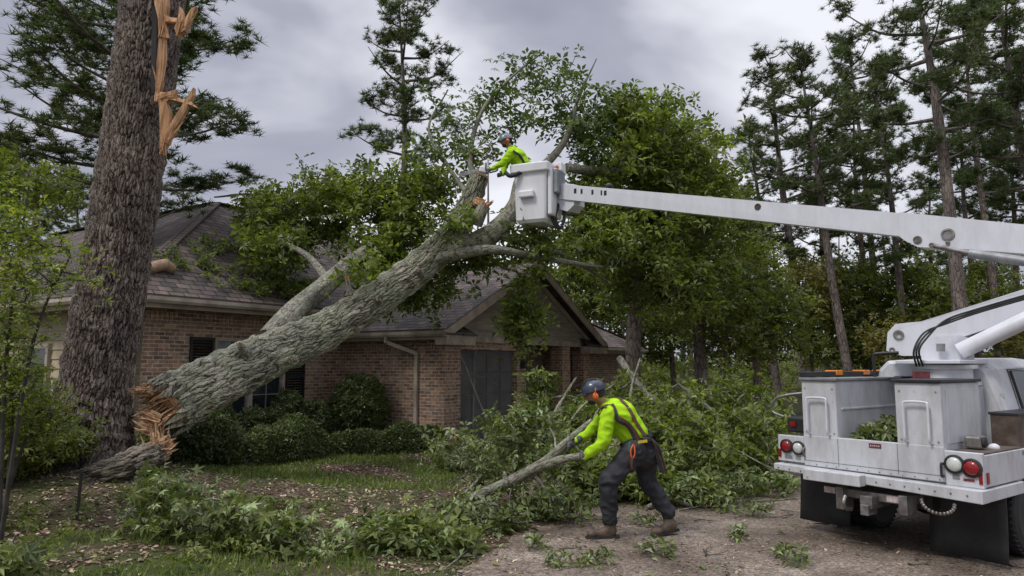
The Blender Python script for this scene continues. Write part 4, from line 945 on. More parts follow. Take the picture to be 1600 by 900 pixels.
def helmet(hc, up, fwd, r, mat, parent, muff=True):
    up = Vector(up).normalized(); f = (Vector(fwd)-up*Vector(fwd).dot(up)).normalized(); s_ = up.cross(f)
    M3 = Matrix((f, s_, up)).transposed()
    q = MB(); n = 28; prof = [(.02, 1.02), (.35, .97), (.66, .80), (.88, .52), (.99, .18), (1.02, -.05), (1.04, -.12), (1.0, -.12), (.96, .1)]
    v = []
    for rr_, z in prof:
        for k in range(n): a = 2*math.pi*k/n; v.append(Vector((rr_*r*1.17*math.cos(a), rr_*r*.95*math.sin(a), z*r*.95+r*.10)))
    fcs = [[i*n+k, i*n+(k+1) % n, (i+1)*n+(k+1) % n, (i+1)*n+k] for i in range(len(prof)-1) for k in range(n)]
    q.add([tuple(hc+M3@x) for x in v], fcs); q.add([tuple(hc+M3@x) for x in v[:n]], [list(range(n))])
    hl = q.build('helmet', mat, parent, smooth_=True, world=True)
    q = MB()                      # visor peak
    pk = []
    for k in range(9):
        a = R(-52+13*k); pk.append((r*1.2*math.cos(a), r*.97*math.sin(a)))
    outr = [((x+.05*max(0, math.cos(R(-52+13*k)*1.4))), y) for k, (x, y) in enumerate(pk)]
    poly = pk+outr[::-1]; pts = [hc+M3@Vector((x, y, r*.02)) for x, y in pk]+[hc+M3@Vector((x, y, -r*.08)) for x, y in outr[::-1]]
    q.add([tuple(p) for p in pts], [list(range(18))]); q.add([tuple(p-up*.008) for p in pts], [list(range(18))[::-1]]); q.build('peak', mat, hl, world=True)
    q = MB()
    for k in range(3): 
        y = (-.035+.035*k); q.tube(bez([hc+M3@Vector((r*.9, y, r*.72)), hc+M3@Vector((r*.3, y, r*1.1)), hc+M3@Vector((-r*.5, y, r*1.0))], 4), .006, 5)
    q.build('helmet_vent', MAT['strapd'], hl, world=True)
    if muff:
        for sg in (-1, 1):
            q = MB(); q.ell(hc+M3@Vector((-.005, sg*r*1.02, -r*.42)), (.032, .022, .042), M3, n=14, m=10); em = q.build('ear_muff', MAT['orange'], hl, smooth_=True, world=True)
            q = MB(); q.tube(bez([hc+M3@Vector((-.005, sg*r*1.12, -r*.3)), hc+M3@Vector((-.02, sg*r*1.14, r*.1)), hc+M3@Vector((-.03, sg*r*1.02, r*.3))], 4), .007, 6); q.build('muff_arm', MAT['orange'], em, world=True, smooth_=True)
    return hl
def face(hc, up, fwd, r, parent, beard=True):
    up = Vector(up).normalized(); f = (Vector(fwd)-up*Vector(fwd).dot(up)).normalized(); s_ = up.cross(f); M3 = Matrix((f, s_, up)).transposed()
    pr = [('e', hc, (r*1.0, r*.80, r*1.12), M3), ('e', hc+M3@Vector((r*.3, 0, -r*.72)), (r*.62, r*.55, r*.48), M3),
          ('c', hc+M3@Vector((r*.95, 0, 0)), .012, hc+M3@Vector((r*1.16, 0, -r*.30)), .017), ('c', hc+M3@Vector((r*.92, -.03, r*.16)), .014, hc+M3@Vector((r*.92, .03, r*.16)), .014),
          ('c', hc+M3@Vector((r*.90, -.018, -r*.58)), .010, hc+M3@Vector((r*.90, .018, -r*.58)), .010)]
    for sg in (-1, 1): pr.append(('e', hc+M3@Vector((-.005, sg*r*.84, -r*.1)), (.022, .012, .032), M3))
    def extras(par):
        for sg in (-1, 1): q = MB(); q.ell(hc+M3@Vector((r*.90, sg*.032, r*.02)), (.011, .014, .010), M3, n=10, m=8); q.build('eye', MAT['strapd'], par, smooth_=True, world=True)
        q = MB(); q.ell(hc+M3@Vector((-r*.25, 0, r*.12)), (r*.86, r*.86, r*1.02), M3, n=18, m=12); q.build('hair', MAT['strapd'], par, smooth_=True, world=True)
        if beard: q = MB(); q.ell(hc+M3@Vector((r*.42, 0, -r*.80)), (r*.52, r*.56, r*.42), M3, n=14, m=10); q.build('beard', MAT['strapd'], par, smooth_=True, world=True)
    return pr, extras
# ---- worker on the ground
D = 7.82
J = lambda px, py, dz=0: P(px, py, D+dz)
w1 = thing('person', 'worker in lime shirt and dark helmet bending to drag a cut branch', 'person', (J(985, 800).x, D, 0))
pel, wst, chest, nk = J(1000, 700, .02), J(990, 678, .02), J(966, 650, .05), J(944, 632, .06)
shN, shF, elN, wrN, haN = J(951, 648, -.14), J(957, 636, .27), J(943, 692, -.20), J(914, 712, -.13), J(904, 715, -.10)
elF, wrF = J(925, 672, .26), J(900, 690, .15)
hpN, hpF = J(993, 704, -.08), J(1008, 702, .12)
knN, anN = J(950, 752, -.16), J(953, 806, -.06); knF, anF = J(1011, 752, .14), J(1041, 793, .1)
hc = J(929, 613, .02); hup = Vector((-.28, -.05, 1)); hf = Vector((-.9, .15, -.42))
fp, fex = face(hc, hup, hf, .105, w1)
body = blobmesh('body', fp+[('c', nk, .062, hc+Vector((.03, 0, -.05)), .056), ('c', nk, .07, chest, .13), ('c', chest, .14, pel, .13), ('c', pel, .12, hpN, .09), ('c', pel, .12, hpF, .09), ('c', chest, .1, shN, .055), ('c', chest, .1, shF, .055), ('c', shN, .05, elN, .04), ('c', elN, .04, wrN, .026), ('c', shF, .05, elF, .04), ('c', elF, .04, wrF, .026), ('c', hpN, .085, knN, .055), ('c', knN, .055, anN, .04), ('c', hpF, .085, knF, .055), ('c', knF, .055, anF, .04)], .011, MAT['skin'], w1, smooth_it=3)
fex(body)
shirt = blobmesh('shirt', [('c', nk, .075, lerp(nk, chest, .4), .12), ('e', lerp(nk, chest, .75), (.18, .22, .165), None), ('e', chest, (.205, .23, .185), None), ('c', chest, .185, wst, .160), ('c', wst, .15, lerp(wst, pel, .25), .150), ('c', lerp(nk, chest, .35), .11, shN, .085), ('c', lerp(nk, chest, .35), .11, shF, .085), ('c', shN, .095, elN, .070), ('c', elN, .070, wrN, .046), ('c', shF, .083, elF, .062), ('c', elF, .062, wrF, .042)], .012, MAT['hivis'], w1, wrinkle=.024, wscale=6, smooth_it=4)
trou = blobmesh('trousers', [('c', lerp(wst, pel, .4), .148, pel, .155), ('e', pel+Vector((.05, 0, -.06)), (.185, .19, .17)), ('c', hpN, .145, knN, .10), ('c', knN, .10, lerp(knN, anN, .5), .10), ('c', lerp(knN, anN, .5), .10, anN-Vector((0, 0, .03)), .088), ('c', hpF, .145, knF, .10), ('c', knF, .10, lerp(knF, anF, .5), .10), ('c', lerp(knF, anF, .5), .10, anF-Vector((-.01, 0, .04)), .088)], .013, MAT['trouser'], w1, wrinkle=.030, wscale=6, smooth_it=3)
def boot(heel, toe, ank, par):
    heel, toe, ank = Vector(heel), Vector(toe), Vector(ank); d = (toe-heel).normalized()
    bo = blobmesh('boot', [('c', ank+Vector((0, 0, .02)), .062, heel+Vector((0, 0, .07))+d*.03, .058), ('c', heel+Vector((0, 0, .05))+d*.03, .048, toe+Vector((0, 0, .045))-d*.04, .046), ('e', toe+Vector((0, 0, .046))-d*.05, (.062, .055, .044)), ('c', heel+d*.06+Vector((0, 0, .08)), .055, heel+d*.13+Vector((0, 0, .06)), .045)], .009, MAT['boot'], par)
    q = MB(); s_ = d.cross(Vector((0, 0, 1))).normalized(); prof = [(-.045, -.035), (-.05, .0), (-.045, .035), (.0, .042), (.12, .038), (.2, .052), (.26, .045), (.30, .0), (.26, -.045), (.2, -.052), (.12, -.038), (0, -.042)]
    L = (toe-heel).length/.27; v = [heel+d*(x*L)+s_*y for x, y in prof]; n = len(v)
    q.add([tuple(p) for p in v]+[tuple(p+Vector((0, 0, .026))) for p in v], [[i, (i+1) % n, n+(i+1) % n, n+i] for i in range(n)]); q.add([tuple(p) for p in v], [list(range(n))]); q.add([tuple(p+Vector((0, 0, .026))) for p in v], [list(range(n))[::-1]])
    q.build('sole', MAT['rubber'], bo, world=True); return bo
gz = .014
a_ = anN.copy(); boot((a_.x+.045, a_.y+.0, gz), (a_.x-.24, a_.y-.02, gz), (a_.x, a_.y, .12), w1)
a_ = anF.copy(); boot((a_.x+.08, a_.y+.0, gz+.03), (a_.x-.02+.14-.3, a_.y-.12, gz), (a_.x+.02, a_.y, .14), w1)
gl = hand_prims(wrN, haN-wrN, (0, .1, 1), (0, 1, -.1), 1.5, 1.0)
blobmesh('glove', gl+[('c', wrN-(haN-wrN).normalized()*.05, .038, wrN, .036)], .006, MAT['glove'], w1, smooth_it=2)
gl = hand_prims(wrF, Vector((-.8, -.1, -.5)), (0, -.1, 1), (0, -1, -.1), 1.5, 1.0)
blobmesh('glove', gl+[('c', wrF+Vector((.04, 0, .03)), .038, wrF, .036)], .006, MAT['glove'], w1, smooth_it=2)
helmet(hc+hup.normalized()*.02, hup, hf, .118, MAT['helmet'], w1)
cm = lambda px, py, z=-.3: P(px, py, D+z)
har = strap('harness', [cm(943, 640, -.1), cm(957, 636, -.15), cm(975, 655), cm(992, 675), cm(1002, 688)], .045, MAT['strap'], w1, shirt, .008)
strap('shoulder_strap', [cm(957, 636, -.1), cm(966, 650), cm(982, 672), cm(996, 690)], .03, MAT['strapd'], har, shirt, .013)
strap('shoulder_strap', [cm(958, 627, .1), cm(972, 638, -.05), cm(990, 660, -.1), cm(1006, 682, -.1)], .042, MAT['strap'], har, shirt, .010)
strap('shoulder_strap', [cm(934, 648, .0), cm(941, 640, -.1), cm(948, 636, -.2)], .035, MAT['strap'], har, shirt, .010)
ax_ = (wst-pel).normalized(); q = MB()
def ringpts(c, ax, r1, r2, n=28):
    s_ = ax.cross(Vector((0, 1, 0))).normalized(); t_ = ax.cross(s_); return [c+s_*(r1*math.cos(2*math.pi*k/n))+t_*(r2*math.sin(2*math.pi*k/n)) for k in range(n+1)]
c = lerp(wst, pel, .42); q = MB(); rp = ringpts(c, ax_, .176, .180); v = []
for p in rp: 
    o2 = (p-c).normalized()
    v += [p-ax_*.026, p+ax_*.026, p+ax_*.026+o2*.014, p-ax_*.026+o2*.014]
q.add([tuple(x) for x in v], [[i*4+k, i*4+(k+1) % 4, i*4+4+(k+1) % 4, i*4+4+k] for i in range(28) for k in range(4)])
belt = q.build('belt', MAT['strapd'], w1, world=True)
q = MB(); q.box(cm(1010, 687, -.17), (.09, .06, .05)); q.box(cm(1015, 684, -.12), (.04, .07, .07)); q.build('belt_pouch', MAT['strapd'], belt, world=True, bevel=.012)
q = MB(); q.box(cm(1004, 690, -.235), (.10, .012, .028), Matrix.Rotation(R(-8), 3, 'Y')); q.build('belt_tag', simple('yellow_webbing', (.6, .45, .03)), belt, world=True)
q = MB(); q.tube(bez([cm(990, 694, -.24), cm(986, 702, -.25), cm(986, 712, -.25), cm(989, 716, -.25), cm(992, 708, -.25), cm(991, 696, -.24)], 4), .008, 6); q.build('carabiner', MAT['orange'], belt, world=True, smooth_=True)
q = MB(); q.tube(bez([cm(988, 712, -.24), cm(987, 724, -.24), cm(988, 733, -.23)], 4), [.018]*3*3 if False else .018, 8); q.build('tool_pouch', MAT['strap'], belt, world=True, smooth_=True)
q = MB(); q.tube(bez([cm(984, 690, -.24), cm(983, 700, -.24), cm(984, 706, -.24)], 4), .006, 5); q.build('tether', simple('teal_cord', (.03, .3, .26)), belt, world=True)
for k in range(4):
    q = MB(); o_ = k*2.3; q.tube(bez([cm(1012+k, 683, -.12), cm(1020+o_, 695, -.14-.02*k), cm(1026+o_, 712, -.16), cm(1030+o_*1.2, 728, -.15), cm(1034+o_, 738+k, -.15)], 5), .013-.001*k, 7)
    q.build('hanging_rope', MAT['strapd'] if k != 2 else MAT['strap'], belt, world=True, smooth_=True)
q = MB(); q.bx(-.03, .03, -.004, 0, -.035, .035)
# small grey emblem on the shirt back
e0 = cm(974, 655, -.3)
strap('shirt_emblem', [cm(973, 651, -.3), cm(975, 655, -.3), cm(976, 659, -.3)], .05, simple('grey_print', (.22, .36, .10), (.12, .2, .05), 60), shirt, shirt, .003, .001)

# ---- worker in the bucket
D2 = 13.35
K = lambda px, py, dz=0: P(px, py, D2+dz)
w2p = thing('person', 'worker in lime shirt and grey helmet leaning out of the raised bucket with a chainsaw', 'person', (BC.x, BC.y, BC.z+.1))
pel2, wst2, ch2, nk2 = K(832, 282), K(822, 264), K(808, 246, .0), K(797, 232, .0)
sN, sF = K(798, 240, -.20), K(800, 236, .2); eN, wN = K(783, 257, -.22), K(768, 264, -.14); eF, wF = K(788, 262, .20), K(786, 272, .10)
hc2 = K(791, 220, -.02); hu2 = Vector((-.2, -.05, 1)); hf2 = Vector((-.85, -.15, -.45))
fp, fex2 = face(hc2, hu2, hf2, .105, w2p)
hp1, hp2 = pel2+Vector((-.02, -.11, -.05)), pel2+Vector((.02, .11, -.05)); ft = BC+Vector((0, 0, .14))
body2 = blobmesh('body', fp+[('c', nk2, .06, hc2, .055), ('c', nk2, .07, ch2, .13), ('c', ch2, .14, pel2, .13), ('c', ch2, .09, sN, .055), ('c', ch2, .09, sF, .055), ('c', sN, .05, eN, .04), ('c', eN, .04, wN, .028), ('c', sF, .05, eF, .04), ('c', eF, .04, wF, .028), ('c', hp1, .09, ft+Vector((-.08, -.1, .35)), .06), ('c', ft+Vector((-.08, -.1, .35)), .06, ft+Vector((0, -.1, 0)), .045), ('c', hp2, .09, ft+Vector((-.06, .1, .35)), .06), ('c', ft+Vector((-.06, .1, .35)), .06, ft+Vector((.02, .1, 0)), .045)], .014, MAT['skin'], w2p)
fex2(body2)
sh2 = blobmesh('shirt', [('c', nk2, .075, lerp(nk2, ch2, .4), .12), ('e', ch2, (.18, .20, .17)), ('c', ch2, .17, wst2, .155), ('c', lerp(nk2, ch2, .35), .11, sN, .088), ('c', lerp(nk2, ch2, .35), .11, sF, .088), ('c', sN, .086, eN, .064), ('c', eN, .064, wN, .042), ('c', sF, .086, eF, .064), ('c', eF, .064, wF, .042)], .015, MAT['hivis'], w2p, wrinkle=.022, wscale=7)
tr2 = blobmesh('trousers', [('c', wst2, .15, pel2, .16), ('c', hp1, .12, ft+Vector((-.08, -.1, .35)), .09), ('c', ft+Vector((-.08, -.1, .35)), .09, ft+Vector((0, -.1, .05)), .065), ('c', hp2, .12, ft+Vector((-.06, .1, .35)), .09), ('c', ft+Vector((-.06, .1, .35)), .09, ft+Vector((.02, .1, .05)), .065)], .017, MAT['trouser'], w2p)
for dx, dy in ((0, -.1), (.02, .1)): 
    blobmesh('boot', [('c', ft+Vector((dx+.03, dy, -.0)), .05, ft+Vector((dx-.13, dy, -.02)), .042), ('c', ft+Vector((dx, dy, .1)), .06, ft+Vector((dx, dy, 0)), .055)], .012, MAT['boot'], w2p)
blobmesh('glove', hand_prims(wN, (-1, -.0, -.5), (0, .2, 1), (0, 1, -.3), 1.4), .007, MAT['glove'], w2p, smooth_it=1)
blobmesh('glove', hand_prims(wF, (-1, -.2, -.3), (0, -.1, 1), (0, -1, -.3), 1.4), .007, MAT['glove'], w2p, smooth_it=1)
helmet(hc2+hu2.normalized()*.02, hu2, hf2, .118, MAT['helmet2'], w2p, True)
c2m = lambda px, py, z=-.35: P(px, py, D2+z)
hr2 = strap('harness', [c2m(806, 230), c2m(816, 240), c2m(822, 252), c2m(820, 266), c2m(812, 276)], .05, MAT['strapd'], w2p, sh2, .008)
q = MB(); q.tube(bez([c2m(826, 262, -.2), c2m(812, 270, -.26), c2m(798, 275, -.28), c2m(790, 270, -.2)], 5), .04, 8); q.build('lanyard_sleeve', MAT['strapd'], w2p, world=True, smooth_=True)
# chainsaw, held
cs = thing('chainsaw', 'small orange and grey chainsaw gripped by the worker in the bucket', 'chainsaw', K(757, 266, -.05))
cp = K(757, 266, -.05)
q = MB(); q.box(cp, (.20, .14, .13), Matrix.Rotation(R(12), 3, 'Y')); q.box(cp+Vector((.02, 0, .07)), (.14, .11, .06)); q.build('saw_body', MAT['bucketw'], cs, world=True, bevel=.03, seg=3)
q = MB(); q.beam(cp+Vector((-.08, -.03, 0)), cp+Vector((-.50, -.05, -.12)), .012, .07); q.build('guide_bar', MAT['steel'], cs, world=True, bevel=.004)
q = MB(); q.tube(bez([cp+Vector((.03, -.09, -.03)), cp+Vector((.03, -.09, .1)), cp+Vector((.03, 0, .14)), cp+Vector((.03, .09, .08)), cp+Vector((.03, .09, -.03))], 5), .013, 7); q.tube(bez([cp+Vector((.1, 0, .04)), cp+Vector((.2, 0, .07)), cp+Vector((.25, 0, .0)), cp+Vector((.1, 0, -.05))], 5), .015, 7); q.build('handle', MAT['strapd'], cs, world=True, smooth_=True)

# =================================================================== VEGETATION
def tubes(mb, br, nbig=8, nsmall=4, cut=.03, mi=0):
    for p, r in br: mb.tube(p, r, nbig if r.max() > cut else nsmall, cap=False, mi=mi)
def shards(mb, base, axis, spread, n, L, wd, flat=.35):
    base = np.asarray(tuple(base), float); ax = Vector(tuple(axis)).normalized()
    s_ = ax.orthogonal().normalized(); t_ = ax.cross(s_)
    for i in range(n):
        a = random.uniform(0, 6.28); r = spread*math.sqrt(random.random()); b = Vector(tuple(base))+s_*math.cos(a)*r+t_*math.sin(a)*r
        d = (ax+s_*random.uniform(-.22, .22)+t_*random.uniform(-.22, .22)).normalized(); l = L*random.uniform(.3, 1)*(1.1-.5*r/spread); w0 = wd*random.uniform(.5, 1.3)
        u = d.cross(Vector((math.cos(a), math.sin(a), .3))).normalized(); v = d.cross(u)
        m_ = b+d*l*.6+u*random.uniform(-.02, .02)
        vs = [b-d*.1+u*w0-v*w0*flat, b-d*.1-u*w0-v*w0*flat, b-d*.1-u*w0+v*w0*flat, b-d*.1+u*w0+v*w0*flat, m_+u*w0*.6-v*w0*flat*.7, m_-u*w0*.55-v*w0*flat*.7, m_-u*w0*.6+v*w0*flat*.5, m_+u*w0*.5+v*w0*flat*.6, b+d*l]
        mb.add([tuple(x) for x in vs], [[3, 2, 1, 0], [0, 1, 5, 4], [1, 2, 6, 5], [2, 3, 7, 6], [3, 0, 4, 7]]); mb.add([tuple(x) for x in vs[4:]], [[0, 1, 4], [1, 2, 4], [2, 3, 4], [3, 0, 4]])
def pxslab(mb, poly, d, th, jag=.012):
    pts = [P(x, y, d) for x, y in poly]; k = len(pts); n = Vector((0, -1, 0))
    v = [tuple(p+n*random.uniform(.2, 1)*th) for p in pts]+[tuple(p+Vector((random.uniform(-jag, jag), th, random.uniform(-jag, jag)))) for p in pts]
    mb.add(v, [list(range(k))]); mb.add(v[k:], [list(range(k))[::-1]]); mb.add(v, [[(i+1) % k, i, k+i, k+(i+1) % k] for i in range(k)])

# ---- the standing snapped pine
t0 = P(147, 716, 10.0); sp_ = thing('snapped_pine', 'huge dark barked pine trunk with splintered orange tear down its right side', 'tree', t0)
pth = bez([P(108, 780, 10), P(131, 700, 10), P(149, 600, 10), P(183, 400, 10), P(213, 200, 10), P(239, 0, 10), P(262, -190, 10)], 80)
rad = interp([.92, .66, .47, .45, .44, .44, .40], 80)
fl = np.exp(-np.linspace(0, 1, len(pth))*26)
q = MB(); q.tube(pth, rad, 200, cap=True, wob=.02)
q.build('trunk', MAT['bark_pine'], sp_, smooth_=True, world=True)
q = MB()
for poly in ([(238, -30), (262, -30), (264, 10), (258, 45), (259, 90), (252, 130), (249, 146), (245, 146), (247, 100), (250, 60), (249, 30), (243, 8)],
             [(253, 22), (268, 28), (286, 30), (288, 36), (270, 38), (256, 36)],
             [(281, 10), (287, 20), (289, 50), (278, 56), (274, 46), (280, 32)], [(284, 40), (300, 14), (308, 12), (300, 28), (290, 50)],
             [(246, 144), (262, 146), (276, 140), (272, 152), (262, 160), (266, 176), (266, 200), (256, 236), (250, 236), (252, 200), (250, 170), (246, 152)],
             [(254, 238), (251, 232), (262, 205), (286, 166), (304, 138), (302, 150), (290, 176), (272, 206), (262, 226)],
             [(268, 150), (300, 160), (312, 171), (296, 164), (266, 156)]):
    pxslab(q, poly, 9.50, .05)
shards(q, P(256, 232, 9.5), (.1, 0, 1), .05, 14, .5, .016); shards(q, P(264, 214, 9.48), (.5, 0, 1), .05, 12, .55, .018); shards(q, P(283, 50, 9.5), (.5, 0, 1), .05, 12, .42, .018)
shards(q, P(247, 150, 9.5), (0, 0, 1), .03, 10, .9, .02); shards(q, P(256, 50, 9.5), (.05, 0, 1), .06, 16, .6, .02); shards(q, P(262, 152, 9.48), (.9, 0, .15), .03, 8, .35, .014)
q.build('torn_wood', MAT['wood'], sp_, world=True, bevel=.004, seg=1)
q = MB()
for poly in ([(240, 10), (247, 20), (246, 100), (243, 145), (237, 140), (238, 60)],): pxslab(q, poly, 9.54, .04)
q.build('groove_shade_slab', MAT['dark'], sp_, world=True)  # dark slab laid on the bark; its colour paints the groove's shade
q = MB(); br = grow([P(282, 60, 10)], [tuple(P(x, y, 10)) for x, y in ((330, 100), (300, 62))], .3); 
q = MB(); shards(q, P(262, -190, 10), (.1, 0, 1), .34, 46, 1.3, .05); q.build('broken_top', MAT['wood'], sp_, world=True)
q = MB()
for a in range(7):
    an = -3.0+a*.44+random.uniform(-.1, .1); e_ = Vector((t0.x+.1+math.cos(an)*1.5, t0.y+math.sin(an)*1.3, 0)); e_.z = float(hgt(e_.x, e_.y))-.08
    c0 = Vector((t0.x+.05+math.cos(an)*.30, t0.y+math.sin(an)*.30, t0.z-.02)); m_ = lerp(c0, e_, .5)-Vector((0, 0, .02))
    q.tube(bez([c0, m_, e_], 14), np.linspace(.22, .05, 29), 18, wob=.06)
q.build('root_flare', MAT['bark_root'], sp_, smooth_=True, world=True)

# ---- fallen tree
ft_ = thing('fallen_tree', 'big lichen covered tree snapped at the base and lying diagonally over the house roof', 'tree', P(235, 690, 10.2))
fp_ = bez([P(262, 634, 10.3), P(335, 596, 10.9), P(425, 553, 11.8), P(515, 512, 12.6), P(610, 452, 13.2), P(690, 386, 13.7), P(728, 330, 13.9), P(750, 276, 13.9)], 56)
fr_ = interp([.42, .42, .39, .345, .33, .30, .25, .18], 56)
q = MB(); q.tube(fp_, fr_, 170, cap=True, wob=.035); q.build('trunk', MAT['bark_fallen'], ft_, smooth_=True, world=True)
# limbs
limbs = {
 'a': ([P(418, 530, 12.0), P(468, 480, 12.8), P(515, 440, 13.8), P(560, 403, 14.8), P(610, 372, 15.6), P(660, 350, 16.4)], [.19, .2, .185, .17, .15, .11]),
 'b': ([P(700, 392, 13.7), P(745, 378, 13.6), P(785, 352, 13.9), P(806, 318, 14.3), P(815, 280, 14.6), P(850, 258, 15.0), P(885, 215, 15.5), P(905, 150, 16), P(932, 92, 16.3)], [.24, .22, .20, .17, .13, .10, .07, .04, .012]),
 'c': ([P(670, 408, 13.5), P(720, 396, 13.3), P(770, 390, 13.3), P(830, 400, 13.6), P(900, 412, 14.2), P(960, 420, 15)], [.12, .11, .085, .07, .05, .03]),
 'd': ([P(770, 362, 13.7), P(830, 385, 13.9), P(885, 400, 14.4), P(950, 440, 15.4)], [.10, .07, .05, .03]),
 'e': ([P(885, 262, 15.2), P(940, 268, 15.8), P(990, 262, 16.4), P(1050, 220, 17), P(1100, 230, 17.6)], [.10, .11, .09, .05, .03]),
 'f': ([P(515, 440, 13.9), P(480, 400, 14.6), P(440, 380, 15.4), P(400, 372, 16)], [.09, .07, .05, .03]),
 'g': ([P(745, 300, 14.3), P(735, 240, 14.6), P(755, 170, 15), P(800, 120, 15.4), P(850, 80, 15.7)], [.08, .055, .04, .03, .015]),
 'h': ([P(610, 372, 15.6), P(590, 330, 16.2), P(540, 320, 16.6), P(470, 335, 17.2), P(400, 305, 17.8), P(335, 308, 18.3)], [.10, .08, .06, .05, .035, .02]),
 'i': ([P(800, 335, 14.1), P(880, 330, 15.2), P(960, 350, 16.2), P(1040, 390, 17)], [.12, .09, .06, .03]),
 'j': ([P(735, 310, 14.2), P(700, 260, 15), P(670, 200, 15.6), P(700, 140, 16)], [.06, .045, .03, .015]),
 'k': ([P(640, 360, 16), P(650, 300, 16.4), P(690, 270, 16.8)], [.09, .05, .03]),
}
seeds = []; 
for k, (pts, rd) in limbs.items():
    pp = bez(pts, 8); q = MB(); q.tube(pp, interp(rd, 8), 26 if rd[0] > .13 else 14, wob=.05); q.build('limb', MAT['bark_limb'], ft_, smooth_=True, world=True)
    seeds += [tuple(x) for x in pp[8:]]
q = MB(); q.tube([P(546, 462, 12.5), P(545, 448, 12.5), P(543, 436, 12.5)], [.07, .05, .035], 12); q.build('broken_stub', MAT['bark_limb'], ft_, smooth_=True, world=True); q = MB(); q.tube([P(743, 350, 13.4), P(752, 330, 13.3), P(757, 322, 13.3)], [.14, .12, .10], 14); q.build('broken_stub', MAT['bark_limb'], ft_, smooth_=True, world=True)
q = MB(); shards(q, P(543, 436, 12.5), (0, -.2, 1), .03, 10, .14, .015); shards(q, P(757, 324, 13.3), (.6, -.5, .5), .09, 22, .26, .028); shards(q, P(748, 318, 13.55), (.8, -.3, -.5), .08, 16, .26, .026)
q.build('broken_wood', MAT['wood'], ft_, world=True)
q = MB(); dirc = (P(750, 274, 13.9)-P(738, 300, 13.9)).normalized(); q.tube([P(750, 274, 13.9)-dirc*.02, P(750, 274, 13.9)+dirc*.03], .185, 22); q.build('sawn_face', MAT['wood2'], ft_, world=True)
for px_, py_, d_, dx_, dz_, r_ in ((380, 545, 10.95, -.3, .8, .05), (455, 560, 11.75, .2, -.3, .06), (590, 470, 12.75, .3, .3, .05), (655, 425, 13.1, -.1, .3, .045)):
    b0_ = P(px_, py_, d_); dv = Vector((dx_, -1, dz_)).normalized(); q = MB(); q.tube([b0_-dv*.12, b0_, b0_+dv*.06, b0_+dv*.10], [r_*2.1, r_*1.5, r_*1.05, r_], 16, wob=.06); kn = q.build('knot', MAT['bark_limb'], ft_, smooth_=True, world=True)
    q = MB(); shards(q, b0_+dv*.10, dv, r_*.7, 9, .10, .012); q.build('broken_wood', MAT['wood2'], kn, world=True)
# torn butt
ax0 = Vector(tuple(fp_[0]-fp_[6])).normalized(); B0 = Vector(tuple(fp_[0]))
q = MB(); q.tube([B0-ax0*.05, B0+ax0*.02, B0+ax0*.05], [.34, .34, .27], 30)
for k in range(26):       # long torn strips bridging towards the stump
    a = random.uniform(0, 6.28); r = .30*math.sqrt(random.random()); s_ = ax0.orthogonal().normalized(); t_ = ax0.cross(s_); c = B0+s_*math.cos(a)*r+t_*math.sin(a)*r
    tip = c+ax0*random.uniform(.18, .5)+Vector((random.uniform(-.06, .06), random.uniform(-.06, .02), random.uniform(-.16, .04))); mid = lerp(c, tip, .5)+Vector((0, 0, random.uniform(-.04, .05)))
    wd_ = random.uniform(.03, .085); q.beam(c, mid, wd_, wd_*.3, wd_*.8, wd_*.22); q.beam(mid, tip, wd_*.8, wd_*.22, wd_*.25, .004)
shards(q, B0, ax0, .34, 60, .46, .024); shards(q, P(236, 660, 9.95), (-.75, -.35, .3), .16, 26, .34, .025); shards(q, P(250, 704, 9.62), (.9, -.1, .5), .16, 46, .3, .024); shards(q, P(246, 694, 9.9), (-.15, -.1, 1), .17, 36, .38, .028); shards(q, P(226, 610, 10.0), (-1, -.1, -.05), .08, 18, .3, .03)
q.build('splintered_butt', MAT['wood2'], ft_, world=True)
q = MB()
for i in range(34):
    a = 2*math.pi*i/34+random.uniform(-.1, .1); s_ = ax0.orthogonal().normalized(); t_ = ax0.cross(s_); c = B0+(s_*math.cos(a)+t_*math.sin(a))*.40-ax0*.05
    shards(q, c, ax0, .02, 1, .42, .065, .35)
q.build('torn_bark', MAT['bark_limb'], ft_, world=True)
q = MB(); q.tube(bez([P(60, 760, 9.5), P(110, 752, 9.25), P(165, 738, 9.2), P(215, 722, 9.35), P(248, 713, 9.6)], 40), interp([.03, .10, .16, .20, .19], 40), 90, wob=.07)
q.build('root_stump', MAT['bark_stump'], ft_, smooth_=True, world=True)
# crown
regs = [(700, 350, 13.2, 50, 25, .25, 5), (590, 425, 12.7, 60, 22, .25, 4), (830, 385, 13.8, 60, 25, .4, 16), (760, 190, 15.2, 95, 75, 1.2, 52), (850, 130, 15.7, 90, 58, 1, 40), (930, 190, 16, 60, 70, 1.2, 34), (560, 300, 16.4, 100, 50, 1.3, 80), (470, 340, 17, 95, 45, 1.3, 75),
        (640, 325, 15.8, 70, 55, 1.2, 45), (690, 250, 15.2, 55, 65, 1, 28), (410, 330, 17.4, 40, 35, .8, 22), (630, 450, 14.2, 85, 28, .6, 44), (725, 405, 14.4, 55, 20, .5, 20), (890, 190, 15.8, 55, 75, 1, 40), (1000, 170, 16.4, 70, 40, 1, 26), (1020, 280, 17.6, 150, 130, 1.6, 60),
        (970, 220, 16.3, 90, 65, 1.6, 75), (1060, 235, 17.2, 85, 60, 1.5, 62), (985, 320, 16.4, 110, 75, 1.6, 90), (1080, 320, 17.4, 75, 65, 1.5, 80),
        (818, 495, 14.7, 24, 66, .4, 34), (935, 375, 15.4, 75, 42, 1, 56), (1030, 430, 16.8, 95, 60, 1.5, 80), (600, 390, 15.4, 60, 40, .8, 45), (430, 385, 15.6, 55, 30, .6, 30), (1090, 440, 17.6, 70, 70, 1.2, 60)]
tg = np.concatenate([blob_px(r[6], *r[:6]) for r in regs])
